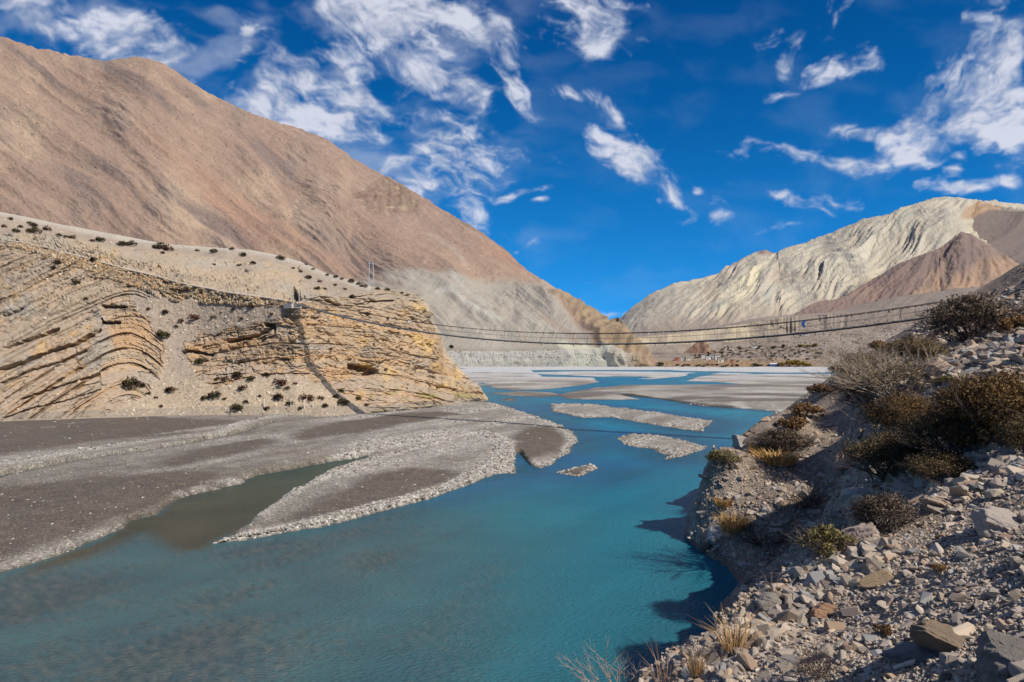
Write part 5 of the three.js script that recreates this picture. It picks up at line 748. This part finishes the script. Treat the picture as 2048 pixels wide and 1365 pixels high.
// ---------------------------------------------------------------- the suspension footbridge
const bridgeEnd = [at(592, 607, 107), at(1890, 629, 62)];
const SAG = 4.3, deckAt = t => [mix(bridgeEnd[0][0], bridgeEnd[1][0], t), mix(bridgeEnd[0][1], bridgeEnd[1][1], t) - 4 * SAG * t * (1 - t), mix(bridgeEnd[0][2], bridgeEnd[1][2], t)];
{
  const dir = new THREE.Vector3(bridgeEnd[1][0] - bridgeEnd[0][0], 0, bridgeEnd[1][2] - bridgeEnd[0][2]).normalize(), sx = -dir.z, sz = dir.x, side = (t, w, up) => { const p = deckAt(t); return [p[0] + sx * w, p[1] + up, p[2] + sz * w]; };
  const b = thing('footbridge', 'long sagging cable footbridge with a dark steel deck spanning the river', 'bridge');
  const steel = std(C(92, 88, 84), { metalness: 0.3, roughness: 0.7 }), deckMat = std(C(112, 110, 108), { metalness: 0.25, roughness: 0.65 }), cable = std(C(74, 68, 62), { metalness: 0.2, roughness: 0.8 });
  const N = 150, T = Array.from({ length: N + 1 }, (_, i) => i / N);
  // the deck: steel planks on cross beams
  const plank = new THREE.BoxGeometry(0.2, 0.05, 0.92), heading = Math.atan2(-dir.z, dir.x), NP = 288;
  for (let i = 0; i < NP; i++) { const t = (i + 0.5) / NP, p = deckAt(t), q = deckAt(t + 0.002), m = part('plank', plank, deckMat, b); m.position.set(p[0], p[1], p[2]); m.rotation.set(0, heading, Math.atan2(q[1] - p[1], Math.hypot(q[0] - p[0], q[2] - p[2])), 'YXZ'); }
  for (const w of [-0.49, 0.49]) part('edge_beam', rods(chain(T.map(t => side(t, w, -0.06)), 0.075), 4), deckMat, b);
  for (const w of [-0.52, 0.52]) { part('main_cable', rods(chain(T.map(t => side(t, w, -0.1)), 0.045), 5), cable, b); part('handrail_cable', rods(chain(T.map(t => side(t, w * 1.15, 1.18)), 0.034), 5), cable, b); part('handrail_cable', rods(chain(T.map(t => side(t, w * 1.08, 0.6)), 0.010), 4), cable, b); }
  for (let i = 1; i < 75; i++) { const t = i / 75; part('cross_beam', rods([[side(t, -0.62, -0.13), side(t, 0.62, -0.13), 0.04, 0.04]], 4), steel, b); if (i % 1 === 0) for (const w of [-0.58, 0.58]) part('hanger', rods([[side(t, w, -0.1), side(t, w * 1.04, 1.18), 0.007, 0.007]], 3), steel, b); }
  // left landing: concrete sill, two posts and the ties behind them
  const e = deckAt(0), con = std(C(176, 170, 160));
  for (const w of [-0.6, 0.6]) part('landing_post', rods([[[e[0] + sx * w, e[1] - 0.6, e[2] + sz * w], [e[0] + sx * w, e[1] + 1.5, e[2] + sz * w], 0.09, 0.09]], 6), con, b);
  const sill = new THREE.BoxGeometry(1.8, 0.7, 2.0); sill.rotateY(-Math.atan2(dir.z, dir.x)); sill.translate(e[0] - dir.x * 0.8, e[1] - 0.45, e[2] - dir.z * 0.8); part('landing_block', sill, con, b);
  // scarves and rags knotted to the handrail
  const r = rng(55), rag = seed => { const q = rng(seed), pos = [], idx = [], n = 6; for (let i = 0; i <= n; i++) { const y = -i / n, w = 0.5 * (1 - 0.5 * i / n) * (0.7 + 0.5 * q()), x = 0.12 * Math.sin(i * 0.9 + seed), z = 0.12 * Math.cos(i * 1.3 + seed); pos.push(x - w, y, z - 0.04, x + w, y, z - 0.04, x - w, y, z + 0.04, x + w, y, z + 0.04); if (i) { const o = (i - 1) * 4; idx.push(o, o + 4, o + 1, o + 1, o + 4, o + 5, o + 2, o + 3, o + 6, o + 3, o + 7, o + 6, o, o + 2, o + 4, o + 2, o + 6, o + 4, o + 1, o + 5, o + 3, o + 3, o + 5, o + 7); } } const g = new THREE.BufferGeometry(); g.setAttribute('position', new THREE.Float32BufferAttribute(pos, 3)); g.setIndex(idx); g.computeVertexNormals(); return g; };
  const shapes = [1, 2, 3, 4].map(rag), dark = std(C(58, 52, 48)), pale = std(C(206, 198, 188)), tint = (c, side = THREE.DoubleSide) => std(c, { side });
  const hang = (name, t, w, up, len, wide, mat, label, group) => { const m = new THREE.Mesh(shapes[Math.floor(r() * 4)], mat); m.name = numbered(name); m.position.set(...side(t, w, up)); m.scale.set(wide, len, wide); m.rotation.y = r() * 6; m.castShadow = true; scene.add(m); tag(m, label, 'scarf', group); };
  const tOf = px => { let lo = 0, hi = 1; for (let i = 0; i < 40; i++) { const m = (lo + hi) / 2, p = deckAt(m); project(...p)[0] < px ? lo = m : hi = m; } return lo; };
  hang('scarf', tOf(1610), 0.6, 1.2, 0.75, 0.55, tint(C(150, 168, 214)), 'pale blue scarf knotted on the bridge handrail'); hang('scarf', tOf(1548), 0.6, 1.5, 0.7, 0.5, dark, 'black flag of cloth standing up from the bridge handrail'); hang('scarf', tOf(1773), 0.6, 1.18, 1.1, 0.16, pale, 'long white ribbon hanging between handrail and deck at the near end of the bridge'); hang('scarf', tOf(1802), 0.6, 1.18, 1.1, 0.16, tint(C(214, 190, 140)), 'long cream ribbon slanting from the handrail nearest the slope'); hang('scarf', tOf(826), 0.6, 1.25, 0.45, 0.6, pale, 'white scarf tied to the handrail in front of the ochre cliff');
  for (let i = 0; i < 120; i++) { const px = 760 + (i + r()) / 120 * 1110, zone = px < 900 ? ['in front of the ochre cliff', 'cliff side'] : px < 1240 ? ['before the brown mountain and its scree', 'middle'] : px < 1560 ? ['before the pale terrace bluffs', 'terrace side'] : ['nearest the stony slope', 'slope side'], t = tOf(px); hang('rag', t, r() > 0.5 ? 0.6 : -0.6, 1.22, 0.14 + 0.3 * r() * r() * r(), 0.10 + 0.16 * r(), r() > 0.85 ? pale : dark, 'tattered rag tied to the bridge handrail ' + zone[0], 'tattered rags on the bridge handrail, ' + zone[1]); }
  for (let i = 0; i < 18; i++) { const px = 1040 + (i + r()) / 18 * 640, t = tOf(px); hang('rag', t, r() > 0.5 ? 0.5 : -0.5, -0.05, 0.2 + 0.4 * r() * r(), 0.1, dark, 'dark shred dangling under the deck of the footbridge', 'shreds under the bridge deck'); }
  // thin cables that cross the valley
  const wire = (name, label, a, c, sag, rad) => { const p = []; for (let i = 0; i <= 60; i++) { const t = i / 60; p.push([mix(a[0], c[0], t), mix(a[1], c[1], t) - 4 * sag * t * (1 - t), mix(a[2], c[2], t)]); } const m = new THREE.Mesh(rods(chain(p, rad), 4), cable); m.name = numbered(name); scene.add(m); tag(m, label, 'cable'); };
  wire('cable', 'thin cable crossing the river below the footbridge', at(560, 706, 108), at(1720, 712, 64), 0.4, 0.008);
  wire('cable', 'thin power line above the valley mouth, uppermost of two', at(745, 523, 158), at(2020, 560, 120), 2.2, 0.006); wire('cable', 'thin power line above the valley mouth, lower of two', at(745, 524, 158.6), at(2030, 566, 121), 2.6, 0.006);
}
// ---------------------------------------------------------------- the power pole on the cliff brow
{
  const p = at(742, 576, 160), k = 160 / FOC, m = std(C(176, 178, 182), { metalness: 0.3, roughness: 0.6 }), o = thing('power_pole', 'twin-legged grey power pole with a crossbar on the cliff brow', 'power pole', p);
  for (const s of [-1, 1]) part('leg', rods([[[s * 5.5 * k, -0.6, 0], [s * 3.6 * k, 52 * k, 0], 0.13, 0.09]], 6), m, o);
  part('crossbar', rods([[[-7.5 * k, 49.5 * k, 0], [7.5 * k, 49.5 * k, 0], 0.09, 0.09]], 4), m, o);
  for (const s of [-7, -0.6, 7]) part('insulator', rods([[[s * k, 49.5 * k, 0], [s * k, 53.5 * k, 0], 0.12, 0.06]], 6), std(C(90, 84, 80)), o);
  part('lightning_rod', rods([[[-2 * k, 51 * k, 0], [-2 * k, 59 * k, 0], 0.04, 0.025]], 4), m, o);
}
// ---------------------------------------------------------------- the village on the far terrace
{
  const find = terrace.geometry.userData.find, r = rng(404), white = std(C(226, 222, 214)), cream = std(C(206, 192, 170)), mud = std(C(150, 130, 110)), dark = std(C(60, 52, 48)), roofM = std(C(120, 104, 90)), wood = std(C(96, 70, 54));
  const first = {};
  const house = (px, py, w, h, wallM, label, group, key) => {
    const p = find(px, py); if (!p) return; const D = -p[2], W = w * D / FOC, H = h * D / FOC, dep = W * 0.8, id = key;
    let o;
    if (!first[id]) {
      o = first[id] = thing('house', label, 'house', p.slice(0, 3), group);
      const wall = new THREE.BoxGeometry(1, 1.3, 0.8); wall.translate(0, 0.35, 0); part('wall', wall, wallM, o);
      const roof = new THREE.BoxGeometry(1.1, 0.1, 0.9); roof.translate(0, 1.05, 0); part('roof', roof, roofM, o);
      for (const s of [-0.28, 0.02, 0.3]) { const wn = new THREE.BoxGeometry(0.13, 0.26, 0.05); wn.translate(s, 0.66, 0.41); part('window', wn, dark, o); }
      const d = new THREE.BoxGeometry(0.15, 0.42, 0.05); d.translate(-0.12, 0.22, 0.41); part('door', d, wood, o);
    } else o = copyOf(first[id], label, p.slice(0, 3), 0, 1, group);
    o.scale.set(W, H, dep / 0.8); o.rotation.y = (hash(px, 3) - 0.5) * 0.7; if (group) o.userData.group = group;
  };
  house(1425, 717, 11, 8, white, 'white house with the highest wall in the middle of the far village', null, 'w'); house(1416, 719, 9, 6, white, 'white house just left of the tallest village house', null, 'w'); house(1434, 719, 10, 7, white, 'white house right of the tallest village house', null, 'w'); house(1441, 724, 12, 8, cream, 'grey-cream house at the front of the village cluster', null, 'c'); house(1450, 723, 9, 6, mud, 'mud-brown house at the right end of the village cluster', null, 'm');
  house(1366, 721, 8, 6, white, 'white house nearest the brown knoll', null, 'w'); house(1375, 721, 8, 5, cream, 'cream house second from the brown knoll', null, 'c'); house(1406, 716, 7, 5, white, 'small white house up the slope left of the village cluster', null, 'w'); house(1354, 722, 8, 6, std(C(190, 110, 84)), 'orange-walled house at the foot of the brown knoll', null, 'o'); house(1464, 725, 8, 5, std(C(196, 130, 110)), 'pinkish house on the flat right of the village', null, 'p');
  for (const [px, py, w] of [[1454, 699, 10], [1462, 700, 8], [1447, 701, 7]]) house(px, py, w, 4, cream, 'pale house in the hamlet above the village', 'hamlet above the village', 'c');
  house(1508, 695, 10, 3, white, 'long low white building on the slope above the fields', null, 'w'); house(1610, 671, 12, 3, white, 'lone long white building on the high terrace', null, 'w');
  // blue-sided shed with a white roof by the river
  { const p = find(1548, 733), k = -p[2] / FOC, o = thing('shed', 'long blue shed with a white roof by the river', 'shed', [p[0], p[1], p[2]]); const a = new THREE.BoxGeometry(18 * k, 4.5 * k, 8 * k); a.translate(0, 2 * k, 0); part('wall', a, std(C(52, 84, 140)), o); const b = new THREE.BoxGeometry(19 * k, 2.2 * k, 9 * k); b.translate(0, 5.3 * k, 0); part('roof', b, white, o); const c = new THREE.BoxGeometry(3 * k, 3 * k, 0.6 * k); c.translate(-3 * k, 1.6 * k, 4.1 * k); part('door', c, dark, o); }
  // trees and bushes round the fields
  const crowns = [[C(56, 54, 38), C(86, 80, 50)], [C(120, 100, 40), C(150, 128, 56)], [C(66, 50, 44), C(96, 74, 58)]].map((t, i) => leaves(301 + i, 420, 0.16, t, { lumps: 16, flat: 1.0 }));
  const trunk = rods([[[0, -0.15, 0], [0, 0.5, 0], 0.05, 0.03], [[0, 0.3, 0], [0.2, 0.6, 0.05], 0.025, 0.015], [[0, 0.32, 0], [-0.18, 0.62, -0.06], 0.025, 0.015]], 5), ft = [];
  const tree = (px, py, w, h, k, label, group) => { const p = find(px, py); if (!p) return; const s = -p[2] / FOC; let o; if (!ft[k]) { o = ft[k] = thing('tree', label, 'tree', p.slice(0, 3), group); part('trunk', trunk, wood, o); mass(part('crown', crowns[k], leafMat, o)); } else o = copyOf(ft[k], label, p.slice(0, 3), r() * 6); o.scale.set(w * s, h * s, w * s); if (group) o.userData.group = group; else delete o.userData.group; };
  for (const [px, py, w, h] of [[1565, 734, 18, 9], [1580, 734, 20, 13], [1593, 734, 20, 14], [1605, 734, 18, 11], [1618, 735, 16, 8]]) tree(px, py, w, h, 1, 'yellow-green tree in the copse right of the blue shed', 'copse by the blue shed');
  for (const [px, py, w, h] of [[1600, 695, 16, 6], [1615, 696, 14, 6], [1630, 694, 10, 7], [1550, 696, 6, 4]]) tree(px, py, w, h, 1, 'yellowish tree on the edge of the upper fields', 'trees along the upper fields');
  tree(1568, 696, 8, 7, 0, 'single dark round tree standing on the upper field edge'); tree(1510, 734, 16, 7, 0, 'dark bushy tree alone on the river flat left of the blue shed'); tree(1320, 732, 16, 7, 0, 'dark green tree at the foot of the left spur');
  for (let i = 0; i < 26; i++) { const px = 1385 + r() * 80, py = 706 + r() * 18 - (px - 1385) * 0.1; tree(px, py, 4 + 3 * r(), 2.5 + 2 * r(), r() > 0.6 ? 2 : 0, 'dark tree crowded between the houses of the far village', 'trees between the village houses'); }
  for (let i = 0; i < 60; i++) { const px = 1455 + r() * 190, py = 693 + r() * 30; tree(px, py, 3 + 6 * r(), 1.6 + 1.6 * r(), r() > 0.5 ? 2 : 0, px < 1530 ? 'low dark tree along the field walls close beside the village' : px < 1590 ? 'low dark tree along the field walls above the blue shed' : 'low dark tree along the field walls under the stony slope', px < 1530 ? 'trees beside the village' : px < 1590 ? 'trees above the blue shed' : 'trees on the fields by the stony slope'); }
  for (let i = 0; i < 26; i++) { const px = 1335 + r() * 220; tree(px, 731 + r() * 3, 4 + 5 * r(), 2 + 1.5 * r(), r() > 0.5 ? 2 : 0, px < 1440 ? 'low brown bush on the river flat between spur and village' : 'low brown bush on the river flat between village and blue shed', px < 1440 ? 'bushes on the river flat by the spur' : 'bushes on the river flat by the shed'); }
  // the field edge and the bush across the water
  const fb = brownMountain.geometry.userData.find; { const p = fb(903, 699); if (p) { const s = -p[2] / FOC; const o = copyOf(ft[0], 'round dark tree alone on the terrace behind the ochre headland', p.slice(0, 3), 1); delete o.userData.group; o.scale.set(11 * s, 9 * s, 11 * s); } }

  // scrub dotted over the mountains, far too many to count
  const spots = [], dot = (f, px, py, s) => { const p = f(px, py); if (p) spots.push([p[0], p[1], p[2], s * -p[2] / FOC, r()]); };
  for (let i = 0; i < 1500; i++) { const px = r() * 1080, py = brownCrest(px) + 14 + Math.pow(r(), 0.8) * 430; if (py > 600 || fbm(px * 0.012, py * 0.012, 4, 3) < -0.05) continue; dot(fb, px, py, 0.8 + 2.4 * r() * r()); }
  for (let i = 0; i < 500; i++) { const px = 900 + r() * 220, py = 575 + r() * 120; dot(fb, px, py, 0.7 + 0.9 * r()); }
  for (let i = 0; i < 900; i++) { const px = 1500 + r() * 380, py = 640 + r() * 90; dot(find, px, py, 0.9 + 1.4 * r()); }
  for (let i = 0; i < 240; i++) { const px = 900 + r() * 340, py = 700 + r() * 32; dot(fb, px, py, 0.8 + 1.6 * r()); }
  const sg = new THREE.IcosahedronGeometry(0.5, 1); { const q = sg.attributes.position; for (let i = 0; i < q.count; i++) { const k = 1 + 0.5 * noise(q.getX(i) * 5, q.getY(i) * 5, q.getZ(i) * 5); q.setXYZ(i, q.getX(i) * k, q.getY(i) * k * 0.75, q.getZ(i) * k); } sg.computeVertexNormals(); }
  const im = new THREE.InstancedMesh(sg, std(C(74, 58, 46)), spots.length), o = new THREE.Object3D(); im.name = 'scrub'; im.userData.kind = 'stuff'; im.userData.label = 'dark scrub dotted over the mountain sides'; spots.forEach((p, i) => { o.position.set(p[0], p[1], p[2]); o.scale.setScalar(p[3]); o.rotation.y = p[4] * 6; o.updateMatrix(); im.setMatrixAt(i, o.matrix); }); scene.add(im);
}

renderer.render(scene, camera);
